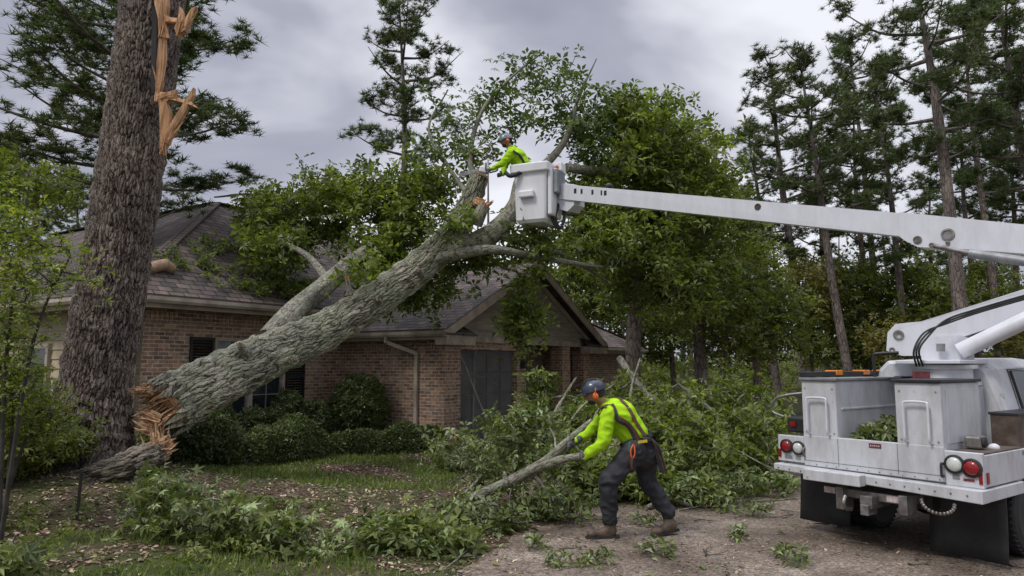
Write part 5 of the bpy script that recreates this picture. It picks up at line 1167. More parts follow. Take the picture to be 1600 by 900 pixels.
br = grow(seeds, tg, .35, .10, .04, .008, .40, .06)
q = MB(); tubes(q, br, 7, 3, .02); q.build('twigs', MAT['twig'], ft_, world=True, kind='stuff')
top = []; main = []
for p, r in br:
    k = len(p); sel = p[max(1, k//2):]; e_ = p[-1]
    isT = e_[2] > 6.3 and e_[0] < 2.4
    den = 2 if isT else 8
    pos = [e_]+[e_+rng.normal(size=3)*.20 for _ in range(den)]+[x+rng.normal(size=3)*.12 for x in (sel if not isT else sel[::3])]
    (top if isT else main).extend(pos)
def crown(pos, nm, mt, par, size, T=WH, tilt=.9, world=True, up=(0, 0, 1)):
    q = MB(); pos = np.array(pos); ch = rng.integers(0, len(T), len(pos))
    for k in range(len(T)): scatter(q, T[k], pos[ch == k], size, up, tilt)
    return q.build(nm, mt, par, world=world)
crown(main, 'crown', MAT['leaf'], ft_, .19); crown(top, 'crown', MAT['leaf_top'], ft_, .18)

# ---- generic trees
def pine_parts(H, zb, rad, seed, dens=1.0, r0=.22, limbs_=34):
    global rng
    keep = rng; rng = np.random.default_rng(seed); random.seed(seed)
    tp = bez([(0, 0, -.2), (rng.uniform(-.15, .15), rng.uniform(-.1, .1), H*.33), (rng.uniform(-.3, .3), rng.uniform(-.2, .2), H*.66), (rng.uniform(-.2, .2), 0, H)], 10)
    tr_ = np.interp(tp[:, 2], [0, .6, H*.6, H], [r0*1.25, r0, r0*.6, .02])
    tm = MB(); tm.tube(tp, tr_, 14, wob=.03); tuf = []; br_all = []
    for i in range(limbs_):
        f = (i+rng.random())/limbs_; z = zb+(H-zb)*f**.9; a = i*2.4+rng.uniform(-.5, .5)
        prof = (math.sin(math.pi*min(.93, (f*.85+.16)))**.6)*(1-.40*f); L = max(.6, rad*prof*rng.uniform(.5, 1.15))
        if f < .12 and rng.random() < .4: L *= .4
        base = np.array([np.interp(z, tp[:, 2], tp[:, 0]), np.interp(z, tp[:, 2], tp[:, 1]), z]); up = rng.uniform(.05, .45)+f*.5
        d = np.array([math.cos(a), math.sin(a), 0]); mid = base+d*L*.5+np.array([0, 0, L*up*.25]); tip = base+d*L+np.array([0, 0, L*up])
        ax = bez([base, mid, tip], 6); rr_ = np.linspace(.028+.014*L, .012, len(ax)); tm.tube(ax, rr_, 6, cap=False)
        nt_ = int(max(3, L*2.7*dens)); tgt = []
        for _ in range(nt_):
            t_ = rng.uniform(.30, 1.0); p = ax[int(t_*(len(ax)-1))]+rng.normal(size=3)*np.array([.42, .42, .22])*(.35+.28*L)*.62+np.array([0, 0, .12]); tgt.append(p)
        tgt.append(tip)
        b2 = grow([tuple(x) for x in ax[3:]], tgt, .3, .08, .05, .010, .3, .03); br_all += b2
        for p, r in b2:
            e_ = p[-1]; m_ = 9 if dens >= 1 else 8
            tuf += [e_]+[e_+rng.normal(size=3)*np.array([.19, .19, .12]) for _ in range(m_)]
            if len(p) > 3: tuf.append(p[-2]+rng.normal(size=3)*.08)
    for p, r in br_all: tm.tube(p, r, 3, cap=False)
    cm_ = MB(); tuf = np.array(tuf); tuf = np.concatenate([tuf, tuf[::2]+rng.normal(size=tuf[::2].shape)*.10]); ch = rng.integers(0, 3, len(tuf))
    for k in range(3): scatter(cm_, TU[k], tuf[ch == k], .23, (0, 0, 1), .5)
    rng = keep
    return tm.mesh('pine_trunk', MAT['bark_far'], True), cm_.mesh('pine_crown', MAT['needle'])
PP = [pine_parts(16, 6.0, 2.7, 11, 1, .2, 28), pine_parts(15, 7.0, 2.5, 12, .9, .2, 24), pine_parts(17, 8.2, 4.0, 13, 1.0, .27, 24), pine_parts(17.5, 9.0, 3.3, 14, 1.0, .19, 24), pine_parts(14, 4.5, 2.5, 15, 1.0, .17, 28), pine_parts(18, 7.5, 4.4, 16, 1.1, .24, 34)]
def place_tree(nm, label, cat, parts, base, top, scale=1, rz=0, group=None, H=16, names=('trunk', 'crown')):
    o = thing(nm, label, cat, base, 0, group)
    d = (Vector(top)-Vector(base)).normalized(); o.rotation_euler = (d.to_track_quat('Z', 'Y').to_matrix()@Matrix.Rotation(rz, 3, 'Z')).to_euler(); s_ = scale; o.scale = (s_, s_, s_)
    for me, n_ in zip(parts, names): c = bpy.data.objects.new(n_, me); COL.objects.link(c); c.parent = o
    return o
def pine(i, pxb, pxt, pyt, d, rz, label, grp='pines behind the house and driveway', wd=1):
    b = P(pxb, 570, d); b.z = 0; t_ = P(pxt, pyt, d); hh = [16, 15, 17, 17.5, 14, 18][i]; L = (t_-b).length; s_ = L/hh
    o = place_tree('pine_tree', label, 'pine tree', PP[i], b, t_, s_, rz, grp); o.scale = (s_*wd, s_*wd, s_); return o
pine(3, 634, 622, -18, 30, .4, 'slender lone pine rising against the sky behind the fallen crown')
pine(5, 205, 236, -110, 16, 1.1, 'broad pine whose needles spread out behind the snapped trunk', wd=1.45)
pine(3, 158, 190, -60, 18.5, 2.6, 'pine with hanging needle clumps left of the snapped trunk', wd=1.2)
pine(0, 1265, 1205, 88, 30, 0, 'pine with rounded top, first of the tall pines right of the bucket', wd=1.15)
pine(3, 1390, 1325, 60, 34, 5, 'slim pine between the rounded first pine and the thickest pine')
pine(3, 1565, 1500, 20, 30, 1.7, 'slim tall pine just right of the thickest pine')
pine(1, 1215, 1165, 190, 36, 3.3, 'small pine behind the right edge of the leafy crown')
pine(1, 1334, 1248, 78, 27, 2, 'pine with bare curved upper trunk leaning left above the white boom')
pine(4, 1360, 1332, 150, 31, 1, 'short bushy pine with dense crown just above the boom')
pine(2, 1512, 1420, -120, 20, .6, 'thickest pine, its trunk crossing behind the boom near the elbow', wd=.9)
pine(0, 1425, 1362, 120, 28, 3, 'thin trunked pine directly left of the thickest pine')
pine(4, 1528, 1500, 160, 33, 4, 'low pine filling the gap right of the thickest pine')
pine(5, 1668, 1548, -70, 23, 2, 'tall pine cut off by the right edge of the picture')
pine(1, 1600, 1575, 180, 36, 5, 'distant pine standing low beside the right edge above the cab')
pine(4, 60, 22, 215, 30, 2, 'dark pine over the left end of the roof')
pine(1, 160, 118, 262, 33, 1, 'small distant pine left of the snapped trunk above the ridge')
pine(0, 300, 286, 272, 36, 0, 'distant pine peeping over the roof peak right of the snapped trunk', wd=1.2)
pine(2, 1180, 1165, 300, 38, 4, 'far pine between leafy trees under the middle of the boom')
pine(0, 1460, 1452, 250, 40, 1.5, 'far pine seen through the gap above the truck turret')
pine(4, 1290, 1285, 230, 38, 2.5, 'far pine behind the curved trunk, under the boom')
pine(5, 1610, 1612, 60, 34, 3.3, 'wide pine far back at the right edge behind the boom', wd=.8)

def leafy_parts(regs_, trunk, tr_, leafmat_, size, per=7, step=.5, world=True, barkm='bark_far', T=WH, rt=.014, spread=.30):
    tp = bez(trunk, 8); q = MB(); q.tube(tp, interp(tr_, 8), 14, wob=.04)
    tg = np.concatenate([blob_px(r[6], *r[:6]) for r in regs_])
    br = grow([tuple(x) for x in tp[max(1, len(tp)//4):]], tg, step, .14, .05, rt, .42, tr_[0]*.6)
    tubes(q, br, 7, 3, .035); pos = []
    for p, r in br:
        e_ = p[-1]; pos += [e_]+[e_+rng.normal(size=3)*spread for _ in range(per)]
        if len(p) > 3: pos += [x+rng.normal(size=3)*.15 for x in p[-3:-1]]
    return q, pos
def leafy_tree(label, regs_, trunk, tr_, mt='leaf_far', size=.22, per=9, nm='leafy_tree', cat='tree', group='leafy trees behind the house', **kw):
    o = thing(nm, label, cat, (trunk[0][0], trunk[0][1], 0), 0, group)
    q, pos = leafy_parts(regs_, trunk, tr_, mt, size, per, **kw); q.build('trunk', MAT['bark_far'], o, smooth_=True, world=True)
    crown(pos, 'crown', MAT[mt], o, size); return o
gp = lambda px, d: Vector(((px-800)/1100*d, d, -.1))
leafy_tree('tall leafy tree with dense dark crown behind the bucket and boom', [(1000, 310, 19.5, 100, 130, 2.4, 105), (975, 420, 22.5, 60, 80, 1.5, 50)], [gp(985, 19), P(990, 520, 19), P(1000, 400, 19), P(1005, 240, 19)], [.22, .2, .15, .06])
leafy_tree('leafy tree hanging its dark crown beneath the middle of the boom', [(1100, 370, 21, 85, 115, 2.2, 110), (1130, 500, 21, 65, 60, 1.5, 50)], [gp(1095, 21), P(1092, 500, 21), P(1095, 380, 21), P(1090, 290, 21)], [.2, .18, .12, .05])
leafy_tree('low spreading leafy tree above the right end of the brush heap', [(1190, 500, 23, 75, 65, 2, 120), (1170, 420, 24, 50, 60, 1.5, 60)], [gp(1180, 23), P(1182, 560, 23), P(1185, 500, 23)], [.15, .12, .06])
leafy_tree('yellowing leafy tree left of the truck bed', [(1270, 455, 29, 55, 55, 2, 90)], [gp(1262, 29), P(1265, 540, 29), P(1270, 430, 29)], [.14, .12, .05], 'leaf_aut', .24)
leafy_tree('bushy green tree right above the truck bed', [(1345, 470, 30, 70, 60, 2, 110), (1330, 540, 29, 80, 30, 1.5, 50)], [gp(1350, 30), P(1350, 540, 30), P(1348, 430, 30)], [.15, .12, .05], 'leaf_far', .26)
leafy_tree('dull green tree behind the boom turret', [(1440, 470, 29, 60, 60, 2, 90), (1540, 470, 31, 60, 60, 2, 90)], [gp(1480, 30), P(1482, 540, 30), P(1485, 430, 30)], [.15, .12, .05], 'leaf_far', .26)
leafy_tree('autumn tinted tree at the right edge above the cab', [(1580, 520, 27, 60, 35, 2, 70), (1400, 530, 27, 50, 25, 1.5, 40)], [gp(1560, 27), P(1560, 560, 27), P(1560, 500, 27)], [.13, .12, .05], 'leaf_aut', .22)
leafy_tree('dark leafy tree directly behind the gable peak', [(900, 450, 31, 75, 70, 2, 110)], [gp(890, 31), P(892, 540, 31), P(895, 420, 31)], [.17, .14, .06], 'leaf_far', .28)
leafy_tree('shaded tree between the rear roof and the pines', [(1030, 500, 33, 90, 60, 2, 120)], [gp(1050, 33), P(1050, 560, 33), P(1040, 470, 33)], [.15, .12, .06], 'leaf_far', .28)
leafy_tree('leafy tree top over the far left roof ridge', [(60, 295, 25, 85, 32, 2, 60), (0, 265, 25, 50, 40, 2, 40)], [gp(50, 25), P(52, 400, 25), P(60, 300, 25)], [.2, .16, .06], 'leaf_far', .24)
# far woods: one mass
q = MB()
for i in range(75):
    d = rng.uniform(40, 75); px = rng.uniform(740, 1750) if i < 55 else rng.uniform(-500, 760); b = gp(px, d); h_ = rng.uniform(9, 17)
    q.tube([b, b+Vector((rng.uniform(-.4, .4), 0, h_*.5)), b+Vector((rng.uniform(-.8, .8), 0, h_))], [rng.uniform(.14, .28), .13, .04], 6, cap=False)
q.build('woods_trunks', MAT['bark_far'], None, kind='stuff'); bpy.data.objects['woods_trunks'].name = 'woods_trunks'
tag(bpy.data.objects['woods_trunks'], 'far off dark tree trunks deep in the woods', 'woods')
q = MB(); pos = []
for i in range(460):
    d = rng.uniform(34, 78); px = rng.uniform(720, 1800) if i < 260 else rng.uniform(-600, 760)
    z = (rng.uniform(0, 7.5) if i % 3 else rng.uniform(0, 2.2))*(1 if rng.random() < .7 else 1.3); c = gp(px, d); c.z = z
    pos.append(blob(34, c, (2.1, 1.5, 1.1)))
pos = np.concatenate(pos); ch = rng.integers(0, 4, len(pos))
for k in range(4): scatter(q, WH[k], pos[ch == k], .42)
tag(q.build('woods', MAT['leaf_far'], None), 'far off green woods seen between the pine trunks', 'woods', kind='stuff')

# ---- hedges and bushes
def hedge(label, a, b, wd, ht, n, group='hedges along the house front', nm='hedge', lump=.17):
    a, b = Vector(a), Vector(b); a.z = float(hgt(a.x, a.y)); o = thing(nm, label, 'hedge', a, 0, group); d = b-a; d.z = 0; L = d.length; d.normalize(); s_ = Vector((-d.y, d.x, 0))
    t_ = rng.uniform(0, 1, n); ang = rng.uniform(-.25, math.pi+.25, n); bul = 1+lump*np.sin(t_*L*3.1+a.x)+lump*.7*np.sin(t_*L*7.3+ang*2)
    rr_ = rng.uniform(.80, 1.04, n)**.7*bul; endf = np.minimum(1, np.minimum(t_, 1-t_)*L/.35)**.5; se = .35+.65*endf
    cx = np.sign(np.cos(ang))*np.abs(np.cos(ang))**.6; sz = np.sign(np.sin(ang))*np.abs(np.sin(ang))**.6
    w_ = cx*wd/2*rr_*se; z = .02+np.maximum(sz, -.02)*ht*rr_*se
    pos = np.array(tuple(a))+np.outer(t_*L, tuple(d))+np.outer(w_, tuple(s_)); pos[:, 2] = hgt(pos[:, 0], pos[:, 1])+z
    q = MB(); ch = rng.integers(0, 4, n)
    for k in range(4): scatter(q, WH[k], pos[ch == k], .078, (0, 0, 1), 1.1)
    q.build('foliage', MAT['hedge'], o, world=True)
    q = MB(); stn = max(2, int(L/.35))
    for i in range(stn):
        p = a+d*(L*(i+.5)/stn); p.z = float(hgt(p.x, p.y))
        tt = [tuple(p+Vector((rng.uniform(-.3, .3), rng.uniform(-.3, .3)*wd, ht*rng.uniform(.5, .85)))) for _ in range(9)]
        tubes(q, grow([tuple(p), tuple(p+Vector((0, 0, ht*.25)))], tt, .15, .05, 0, .006, .4, .02), 5, 4)
    q.build('stem', MAT['twig_dark'], o, world=True); return o
def HW(u, v): 
    return HR+Vector((.536*u-.845*v, .845*u+.536*v, 0))
hedge('taller dark hedge under the front window', HW(-4.9, 2.35), HW(-1.2, 2.3), .9, .98, 9000)
hedge('low clipped hedge mound in front of the taller window hedge', HW(-5.6, 1.1), HW(-2.6, 1.2), .95, .62, 6500)
hedge('low hedge running past the downspout to the brick corner', HW(-2.3, 1.25), HW(-.35, -.3), .8, .46, 5200)
def roundbush(label, c, r, h_, n, mt='hedge', size=.075, nm='bush'):
    c = Vector(c); c.z = float(hgt(c.x, c.y)); o = thing(nm, label, 'bush', c)
    pos = blob(n, (c.x, c.y, c.z+h_*.52), (r, r, h_*.52), .55); pos = pos+rng.normal(size=pos.shape)*.05*r; pos[:, 2] = np.maximum(pos[:, 2], c.z+.02)
    q = MB(); ch = rng.integers(0, 4, n)
    for k in range(4): scatter(q, WH[k], pos[ch == k], size, (0, 0, 1), .9)
    q.build('foliage', MAT[mt], o, world=True)
    q = MB(); tubes(q, grow([tuple(c), tuple(c+Vector((0, 0, h_*.2)))], blob(30, (c.x, c.y, c.z+h_*.5), (r*.75, r*.75, h_*.4)), .2, .05, 0, .007, .4, .03), 5, 4); q.build('stem', MAT['twig_dark'], o, world=True); return o
roundbush('rounded green bush against the brick side wall left of the downspout', HW(-.75, 1.9), .66, 1.55, 5200)
roundbush('dark shrub at the broken end of the fallen trunk', P(300, 700, 11.6), .75, .8, 3600)
roundbush('shaggy weeds around the base of the snapped trunk', P(30, 690, 9.2), .85, .8, 2600, 'leaf_far', .09, 'shrub')

# ---- foreground shrub at left (open, yellow-green)
def openbush(label, base, regs_, mt, size, per, stems, nm='shrub', cat='shrub', T=WH, bark='twig_dark', group=None, sd=.12, rt=.005, tilt=.7):
    base = Vector(base); base.z = float(hgt(base.x, base.y)); o = thing(nm, label, cat, base, 0, group)
    q = MB(); seeds_ = []
    for s_ in stems:
        pp = bez([base+Vector((random.uniform(-.12, .12), random.uniform(-.1, .1), -.05))]+s_, 7); q.tube(pp, np.linspace(.022, .008, len(pp)), 6); seeds_ += [tuple(x) for x in pp[5:]]
    tg = np.concatenate([blob_px(r[6], *r[:6]) for r in regs_]); br = grow(seeds_, tg, .18, .09, .03, rt, .35, .015); tubes(q, br, 5, 3, .012)
    q.build('stem', MAT[bark], o, world=True, smooth_=True); pos = []
    for p, r in br: e_ = p[-1]; pos += [e_]+[e_+rng.normal(size=3)*sd for _ in range(per)]
    crown(pos, 'foliage', MAT[mt], o, size, T, tilt); return o
b0 = P(15, 700, 7.0)
openbush('open yellow green shrub reaching in from the left edge', b0, [(10, 350, 6.8, 45, 85, .5, 60), (55, 400, 6.8, 75, 38, .5, 38), (15, 480, 6.8, 65, 65, .5, 66), (70, 440, 6.6, 85, 14, .3, 24), (5, 580, 6.9, 60, 75, .5, 70)],
         'leaf_yel', .060, 5, [[P(10, 560, 6.9), P(30, 400, 6.8), P(45, 290, 6.8)], [P(40, 590, 6.8), P(70, 480, 6.8), P(110, 400, 6.8)], [P(-20, 560, 6.9), P(-20, 400, 6.9), P(0, 280, 6.9)]])
openbush('dark lower shrub at the left edge beneath the yellow green one', P(20, 740, 7.6), [(20, 620, 7.5, 75, 60, .5, 110), (70, 660, 7.8, 45, 40, .4, 40)], 'leaf_far', .065, 6, [[P(20, 650, 7.5), P(20, 600, 7.5)], [P(50, 660, 7.6), P(80, 640, 7.6)]])
# dead sapling & potted plant by the porch
o = thing('bare_sapling', 'thin bare sapling standing in front of the grey garage door', 'sapling', G(778, 712))
sg_ = G(778, 712); q = MB(); dS = sg_.y
stp = bez([P(778, 712, dS), P(765, 670, dS), P(738, 600, dS), P(722, 560, dS), P(706, 535, dS)], 6); q.tube(stp, np.linspace(.028, .008, len(stp)), 6)
st2 = bez([P(738, 708, dS), P(740, 640, dS), P(742, 580, dS), P(744, 530, dS)], 6); q.tube(st2, np.linspace(.018, .006, len(st2)), 6)
tg = np.array([tuple(P(x, y, dS+rng.uniform(-.3, .3))) for x, y in ((700, 560), (705, 590), (720, 530), (770, 540), (785, 560), (760, 590), (715, 620), (782, 610), (700, 650), (775, 650), (750, 520), (728, 545), (768, 570), (712, 575))])
tubes(q, grow([tuple(x) for x in np.concatenate([stp, st2])], tg, .2, .08, .08, .005, .3, .01), 5, 4); q.build('stem', MAT['twig'], o, world=True, smooth_=True)
pc = P(722, 695, 15.6); pc.z = 0
o = thing('potted_plant', 'terracotta pot with a withered plant beside the grey garage door', 'potted plant', pc)
q = MB(); q.lathe([(.13, 0), (.19, .28), (.205, .28), (.21, .34), (.185, .34), (.175, .29), (.01, .28)], 22); q.build('pot', MAT['terra'], o, smooth_=False)
q = MB(); tubes(q, grow([(0, 0, .28), (0, 0, .4)], blob(40, (0, 0, .62), (.25, .25, .28)), .1, .05, .05, .004, .3, .01), 5, 4); q.build('plant', MAT['twig_dark'], o)

# =================================================================== FALLEN BRANCHES
def branch(label, stems, regs_, mt='leaf', size=.13, per=5, T=WH, group='broken branches strewn over the driveway and yard', nm='fallen_branch', step=.25, sd=.14, bark='bark_limb', rt=.006, floor=True, tilt=.9, sag=.03):
    o = thing(nm, label, 'branch', Vector(tuple(stems[0][0][0])), 0, group); q = MB(); seeds_ = []
    for pts, rd in stems:
        pp = bez(pts, 7); q.tube(pp, interp(rd, 7), 14 if rd[0] > .05 else 7, wob=.05); seeds_ += [tuple(x) for x in pp[1:]]; q.build('stem', MAT[bark], o, world=True, smooth_=True); q = MB()
    tg = np.concatenate([blob_px(r[6], *r[:6]) for r in regs_])
    if floor: tg[:, 2] = np.maximum(tg[:, 2], hgt(tg[:, 0], tg[:, 1])+.05)
    br = grow(seeds_, tg, step, .10, sag, rt, .38, .03); tubes(q, br, 6, 3, .012)
    q.build('twigs', MAT[bark], o, world=True, smooth_=True, kind='stuff'); pos = []
    for p, r in br:
        e_ = p[-1]; pos += [e_]+[e_+rng.normal(size=3)*np.array([sd, sd, sd*.7]) for _ in range(per)]
        if len(p) > 3: pos += [x+rng.normal(size=3)*.06 for x in p[-3:-1]]
    pos = np.array(pos)
    if floor: pos[:, 2] = np.maximum(pos[:, 2], hgt(pos[:, 0], pos[:, 1])+.04)
    crown(pos, 'leaves', MAT[mt], o, size, T, tilt); return o
branch('long two forked branch being dragged by the bending worker',
       [([G(688, 798)+Vector((0, 0, .07)), P(740, 776, 8.65), P(800, 750, 8.45), P(850, 722, 8.3), P(890, 688, 8.2), P(926, 658, 8.15)], [.045, .056, .066, .06, .052, .042]),
        ([P(795, 755, 8.35), P(835, 735, 8.1), P(870, 720, 7.85), P(908, 713, 7.66)], [.06, .05, .045, .04]), ([P(925, 662, 8.1), P(935, 640, 8.1), P(958, 610, 8.0)], [.015, .012, .008])],
       [(820, 672, 8.9, 60, 32, .4, 46), (760, 810, 8.2, 85, 25, .35, 55), (860, 790, 8.6, 70, 30, .4, 50), (800, 730, 9.1, 80, 38, .4, 60), (700, 700, 9.6, 50, 28, .3, 20)], 'leaf_near', .115, 3)
branch('leafy branch heap directly right of the bending worker', [([G(1000, 780)+Vector((0, 0, .06)), P(1060, 740, 10.6), P(1130, 700, 11.2), P(1210, 655, 12)], [.05, .05, .04, .02])],
       [(1060, 700, 10.8, 80, 58, .8, 100), (1010, 660, 11, 60, 45, .7, 46)], 'leaf', .14, 4, rt=.009)
branch('tall brush heap beside the left end of the truck', [([G(1240, 755)+Vector((0, 0, .06)), P(1180, 720, 12), P(1120, 650, 12.4), P(1060, 600, 12.6)], [.06, .06, .05, .02]), ([P(1210, 700, 12.2), P(1150, 670, 12.1), P(1090, 690, 11.6)], [.02, .02, .01])],
       [(1160, 690, 12, 75, 55, 1, 105), (1110, 625, 13, 90, 32, .8, 55), (1205, 655, 13.2, 35, 38, .7, 34)], 'leaf', .15, 4, rt=.009)
branch('flat leafy branch spread along the far edge of the driveway', [([G(1010, 800)+Vector((0, 0, .05)), G(1090, 770)+Vector((0, 0, .15)), G(1170, 765)+Vector((0, 0, .12)), G(1260, 742)+Vector((0, 0, .06))], [.03, .03, .02, .01])],
       [(1090, 762, 9.9, 100, 22, .8, 90), (1200, 755, 10.6, 55, 16, .8, 45)], 'leaf_near', .12, 3, sd=.12)
branch('dense leafy heap piled before the porch', [([G(820, 735), P(850, 690, 12), P(870, 640, 12.5), P(900, 590, 13)], [.05, .05, .04, .02]), ([P(1000, 700, 12), P(985, 620, 12.6), P(1000, 560, 13), ], [.03, .03, .015])],
       [(855, 685, 12, 65, 50, .8, 75), (930, 660, 12.6, 65, 48, .8, 50), (840, 610, 13.2, 24, 40, .4, 20), (985, 615, 13.6, 50, 25, .7, 22)], 'leaf', .15, 4, rt=.008)
branch('stout bare pole leaning from the rear roof into the brush', [([P(968, 560, 14), P(1000, 605, 13.4), P(1040, 640, 13)], [.07, .06, .05])], [(1030, 640, 13, 30, 15, .3, 4)], 'leaf', .12, 2)
branch('thin bare pole rising left of the worker helmet', [([P(870, 700, 11.4), P(905, 640, 11.4), P(960, 600, 11.6)], [.02, .02, .012])], [(940, 610, 11.5, 20, 15, .2, 4)], 'leaf', .12, 1)
branch('long thin bare stem slanting down through the brush towards the truck', [([P(1000, 660, 11), P(1100, 680, 10.6), P(1210, 735, 10.2)], [.02, .018, .01])], [(1100, 715, 10, 80, 30, .5, 24)], 'leaf', .12, 2)
branch('leafy branch lying on the driveway behind the bending worker\'s legs', [([G(1080, 795)+Vector((0, 0, .04)), P(1010, 765, 9.6), P(940, 735, 10), P(880, 715, 10.4)], [.03, .03, .022, .012])],
       [(960, 745, 9.9, 85, 38, .5, 110), (1050, 770, 9.6, 70, 20, .4, 45), (900, 715, 10.3, 60, 30, .5, 45)], 'leaf', .13, 4, sd=.13)
branch('green branch lying across the grass left of the dragged branch', [([G(690, 815)+Vector((0, 0, .04)), G(620, 830)+Vector((0, 0, .1)), G(540, 815)+Vector((0, 0, .06))], [.025, .02, .01])],
       [(620, 835, 7.6, 90, 34, .5, 90), (700, 850, 7.2, 55, 28, .4, 45)], 'leaf_near', .12, 3, T=[STAR, WH[1]], sd=.12, tilt=.8)
branch('mass of star shaped leaves spread over the ground at lower left', [([G(470, 850)+Vector((0, 0, .04)), P(400, 815, 7.5), P(310, 800, 7.4), P(230, 780, 7.4)], [.025, .022, .015, .01]), ([P(350, 810, 7.3), P(300, 780, 7.3), P(265, 755, 7.2)], [.015, .01, .006])],
       [(300, 810, 7.3, 110, 48, .5, 120), (420, 825, 7.4, 80, 34, .5, 80), (260, 770, 7.4, 60, 24, .4, 35), (490, 850, 7, 60, 22, .4, 30)], 'leaf_near', .105, 3, T=[STAR, STAR, WH[2]], sd=.13, tilt=1.1)
branch('leafy twigs along the front of the grass patch beside the pot', [([G(700, 730), P(735, 715, 13), P(790, 700, 13)], [.02, .02, .01])], [(730, 725, 12.8, 60, 18, .5, 40), (780, 700, 12.6, 40, 22, .5, 35)], 'leaf_near', .11, 3)
branch('bright tuft of leaves in the bottom left corner', [([G(10, 893)+Vector((0, 0, 0)), P(15, 860, 5.6), P(25, 835, 5.5)], [.012, .01, .006])], [(20, 865, 5.6, 45, 24, .3, 34)], 'leaf_near', .10, 3, T=[STAR], sd=.08)
branch('long bare curved twig arching over the driveway edge', [([G(745, 805)+Vector((0, 0, .02)), G(748, 828)+Vector((0, 0, .05)), G(742, 852)+Vector((0, 0, .05)), G(715, 880)+Vector((0, 0, .04)), G(690, 896)+Vector((0, 0, .02))], [.012, .013, .012, .01, .006])], [(700, 890, 6.5, 30, 8, .1, 4)], 'leaf_near', .06, 0, rt=.004)
branch('thin twig trailing on the driveway right of the worker', [([G(1060, 800)+Vector((0, 0, .02)), G(1130, 790)+Vector((0, 0, .04)), G(1200, 786)+Vector((0, 0, .03)), G(1280, 778)+Vector((0, 0, .02))], [.012, .012, .01, .005])], [(1170, 790, 9.2, 60, 6, .2, 12)], 'leaf_near', .09, 2, rt=.004)
def sprig(label, px, py, r=.16, n=7, mt='leaf_near', d=None, z=None, group='leafy sprigs scattered on the driveway', size=.09):
    g = G(px, py) if d is None else P(px, py, d)
    if d is None: g.z = max(float(hgt(g.x, g.y)), .014)
    o = thing('leafy_sprig', label, 'sprig', g, random.uniform(0, 6), group)
    q = MB(); tg = blob(n, (0, 0, .07), (r, r, .06)); tg[:, 2] = np.maximum(tg[:, 2], .03); br = grow([(-.02, 0, .01), (0, 0, .015), (.05, .02, .02)], tg, .07, .03, .05, .003, .3, .006); tubes(q, br, 5, 4); q.build('stem', MAT['twig'], o)
    crown([p[-1] for p, _ in br]+[p[-1]+rng.normal(size=3)*.03 for p, _ in br], 'leaves', MAT[mt], o, size, WH, .9, False); return o
sprig('leafy sprig on the driveway below the worker\'s front boot', 838, 862); sprig('wide leafy sprig at the bottom of the driveway, left one', 880, 884, .22, 9); sprig('leafy sprig near the bottom edge left of centre driveway', 935, 886, .17)
sprig('spiky leafy sprig in the middle of the near driveway', 1025, 868, .17, 9); sprig('leafy sprig at the bottom edge in front of the mud flap', 1232, 880, .19, 9); sprig('small sprig on the driveway right of the worker', 1152, 845, .12, 5)
sprig('sprig lying by the left rear wheel of the truck', 1180, 808, .15, 6); sprig('tiny sprig halfway between worker and truck', 1120, 796, .12, 5); sprig('leafy sprig touching the worker\'s rear boot', 1012, 822, .14, 6); sprig('sprig at the driveway edge under the dragged branch', 770, 835, .18, 8)
# sprigs and debris on the roof
def roof_pt(u, v):   # on the main front slope
    return HW(u, v)+Vector((0, 0, 3.18+(v-2.66)*(3.07/4.34)+.04))
def roofsprig(label, u, v, n, r, size=.12, mt='leaf'):
    g = roof_pt(u, v); o = thing('roof_sprig', label, 'sprig', g, HA, 'leafy sprigs lying on the roof shingles'); sl_ = 3.1/4.34
    tg = rng.normal(size=(n, 3))*np.array([r, r*.5, .05]); tg[:, 2] = tg[:, 1]*sl_+np.abs(tg[:, 2])+.05
    q = MB(); br = grow([(0, 0, .03), (.2, 0, .05), (-.2, 0, .05)], tg, .15, .06, .02, .006, .35, .02); tubes(q, br, 5, 4); q.build('stem', MAT['twig'], o)
    pos = []
    for p, _ in br: pos += [p[-1]]+[p[-1]+rng.normal(size=3)*.08 for _ in range(3)]
    crown(pos, 'leaves', MAT[mt], o, size, WH, .9, False)
roofsprig('green sprig on the roof nearest the snapped trunk', -4.0, 3.6, 34, .5); roofsprig('loose sprig higher up the roof below the peak', -2.7, 4.5, 22, .35); roofsprig('leafy clump on the roof touching the fallen limb', -1.9, 3.3, 60, .5, .13); roofsprig('small sprig near the gutter above the front window', -3.1, 2.95, 14, .3)
cpt = roof_pt(-5.0, 3.35)
o = thing('torn_felt', 'curled tan piece of torn roofing on the shingles beside the snapped trunk', 'roof debris', cpt, HA)
q = MB(); n = 16
for k in range(n):
    a0, a1 = 2*math.pi*.78*k/n, 2*math.pi*.78*(k+1)/n; f = lambda a, y: (y, math.cos(a)*(.10+.02*a)+.05+.1*y, .10+math.sin(a)*(.08+.015*a)+.07*math.sin(y*9))
    for j in range(4):
        y0, y1 = -.32+j*.17, -.32+(j+1)*.17; q.add([f(a0, y0), f(a1, y0), f(a1, y1), f(a0, y1)], [[0, 1, 2, 3]])
fo = q.build('sheet', MAT['tanfelt'], o, smooth_=True); fo.modifiers.new('w', 'WELD'); s_ = fo.modifiers.new('s', 'SOLIDIFY'); s_.thickness = .02
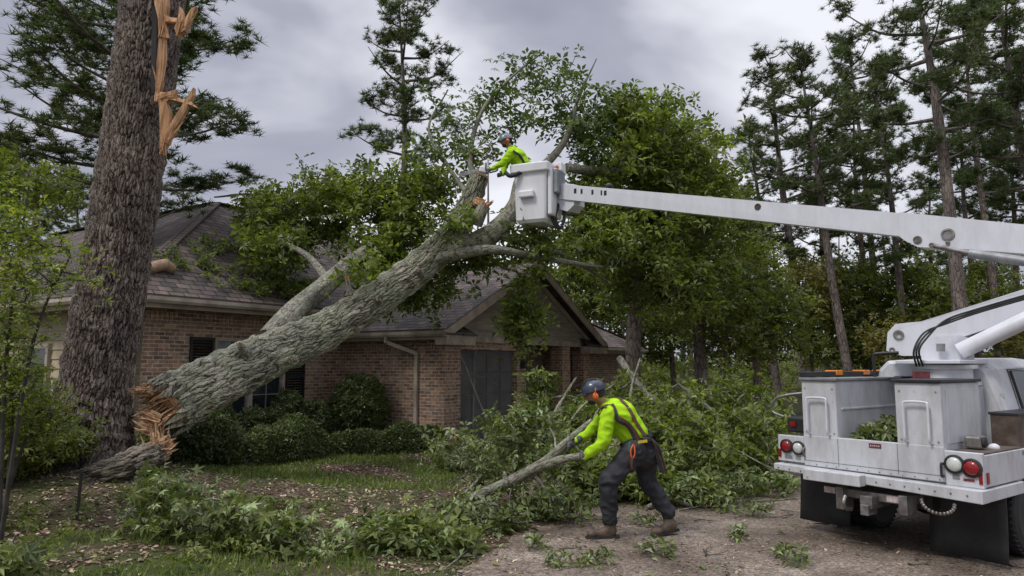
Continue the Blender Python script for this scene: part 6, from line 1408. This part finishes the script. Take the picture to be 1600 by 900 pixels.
# clippings in the truck bed
o = thing('leaf_clippings', 'green leafy clippings lying in the truck bed', 'clippings', TM@Vector((.35, 1.0, .8)), TA)
q = MB(); tg = blob(60, (.1, 0, .26), (.35, .28, .2)); br = grow([(0, 0, .01), (0, 0, .1)], tg, .1, .05, .02, .005, .35, .02); tubes(q, br, 5, 4); q.build('stem', MAT['twig'], o)
crown([p[-1] for p, _ in br]+[p[-1]+rng.normal(size=3)*.05 for p, _ in br]*2, 'leaves', MAT['leaf_near'], o, .10, WH, .9, False)
# dark stake
g = P(122, 800, 7.9); g.z = float(hgt(g.x, g.y))
q = MB(); q.tube([g-Vector((0, 0, .05)), g+Vector((0, 0, .25)), g+Vector((.01, 0, .5))], .016, 8); tag(q.build('garden_stake', MAT['blackm'], None), 'thin dark stake standing in the litter below the snapped trunk', 'stake')

# =================================================================== GROUND COVER
n = 150000; x = rng.uniform(-9, 9, n); y = 3.2+rng.uniform(0, 1, n)**1.5*14; dp = poly_dist(x, y, DRIVE)
def nz(x, y, s=1.0): return np.sin(x*1.9*s+1.3*np.sin(y*1.1*s))*np.sin(y*1.6*s+1.1*np.sin(x*1.4*s+2))
rel = np.stack([x-HR.x, y-HR.y]); hu_ = rel[0]*.536+rel[1]*.845; hv_ = -rel[0]*.845+rel[1]*.536
inhouse = ((hv_ > 3.0) & (hu_ > -6)) | ((hv_ > -.1) & (hu_ > -.2))
lawn = ((y > 10.6) & (x < -.9) & (x > -5) & (nz(x, y, .9) > -.45)) | ((y < 7.4) & (x < -.6) & (x > -4.6) & (nz(x+3, y, 1.3) > -.25)) | ((y < 5.8) & (x < -.7))
m_ = (dp > .08) & lawn & ~inhouse; gx_, gy_ = x[m_], y[m_]; k = len(gx_)
hh = rng.uniform(.035, .085, k); a = rng.uniform(0, 6.28, k); wv = .0045+.0009*gy_; c_, s_ = np.cos(a), np.sin(a); z0 = hgt(gx_, gy_)-.005; le = rng.normal(size=(k, 2))*.03
V = np.stack([np.stack([gx_-c_*wv, gy_-s_*wv, z0], -1), np.stack([gx_+c_*wv, gy_+s_*wv, z0], -1), np.stack([gx_+le[:, 0], gy_+le[:, 1], z0+hh], -1)], 1).reshape(-1, 3)
q = MB(); q.add(V, np.arange(3*k).reshape(-1, 3), np.zeros((k, 3, 2))); tag(q.build('grass', MAT['grass'], None), 'short patchy green grass in the front yard', 'grass', kind='stuff')
m2_ = (dp > -.1) & ~inhouse & ((~lawn) | (rng.random(n) < .12)) & (rng.random(n) < .75); px_, py_ = x[m2_], y[m2_]; pos = np.stack([px_, py_, hgt(px_, py_)+.012], -1)
CH = (np.array([(-.5, -.13, 0), (0, -.25, .12), (.5, -.05, 0), (.35, .2, .08), (-.3, .2, .03)]), np.array([[0, 1, 2, 3, 4]]))
q = MB(); scatter(q, CH, pos[::2], .055, (0, 0, 1), .45); scatter(q, CH, pos[1::2], .032, (0, 0, 1), .45); tag(q.build('leaf_litter', MAT['brown'], None), 'brown leaf litter and bark chips covering the bare yard', 'leaf litter', kind='stuff')
n = 15000; x = rng.uniform(-.9, 9, n); y = 3.4+rng.uniform(0, 1, n)**1.4*11; keep = (poly_dist(x, y, DRIVE) < -.05) & (nz(x, y, 1.1)+rng.normal(size=n)*.5 > -.1)
pos = np.stack([x[keep], y[keep], np.full(keep.sum(), .02)], -1); q = MB(); scatter(q, CH, pos[::3], .045, (0, 0, 1), .3); scatter(q, CH, pos[1::3], .022, (0, 0, 1), .3); scatter(q, CH, pos[2::3], .03, (0, 0, 1), .5); tag(q.build('driveway_litter', MAT['brown'], None), 'dry leaf bits and chips scattered on the driveway', 'leaf litter', kind='stuff')
n = 900; x = rng.uniform(-1, 8, n); y = 3.4+rng.uniform(0, 1, n)**1.4*9; k_ = (poly_dist(x, y, DRIVE) < 0) & (nz(x, y, .8)+rng.normal(size=n)*.4 > .2)
q = MB(); scatter(q, LEAF1, np.stack([x[k_], y[k_], np.full(k_.sum(), .022)], -1), .085, (0, 0, 1), .3); tag(q.build('green_leaf_litter', MAT['leaf_near'], None), 'fallen green leaves lying on the driveway', 'leaf litter', kind='stuff')
# low ground plants (weeds) at left
q = MB(); pos = []
for i in range(260):
    x_, y_ = rng.uniform(-7.5, -2.2), rng.uniform(5.0, 9.6)
    if nz(np.array(x_), np.array(y_), 1.5) < 0: continue
    pos.append(blob(7, (x_, y_, float(hgt(x_, y_))+.09), (.16, .16, .08)))
pos = np.concatenate(pos); ch = rng.integers(0, 4, len(pos))
for k in range(4): scatter(q, WH[k], pos[ch == k], .075, (0, 0, 1), .6)
tag(q.build('weeds', MAT['leaf_far'], None), 'low weeds sprouting through the litter at left', 'weeds', kind='stuff')

# short dead twigs lying about
q = MB()
for i in range(420):
    x_, y_ = (rng.uniform(-7, 7), 3.6+rng.uniform(0, 1)**1.3*9); 
    z_ = max(float(hgt(x_, y_)), .012 if in_poly(x_, y_, DRIVE) else 0)+.012; a = rng.uniform(0, 6.28); L = rng.uniform(.08, .5); b_ = a+rng.normal()*.5
    p0 = Vector((x_, y_, z_)); p1 = p0+Vector((math.cos(a)*L*.5, math.sin(a)*L*.5, rng.uniform(0, .02))); p2 = p1+Vector((math.cos(b_)*L*.5, math.sin(b_)*L*.5, rng.uniform(-.01, .02)))
    q.tube(bez([p0, p1, p2], 3), np.linspace(.006, .002, 7)*rng.uniform(.6, 1.6), 4, cap=False, mi=int(rng.random() < .6))
tag(q.build('twig_litter', [MAT['twig'], MAT['twig_dark']], None), 'short dead twigs littering the yard and driveway', 'twig litter', kind='stuff')
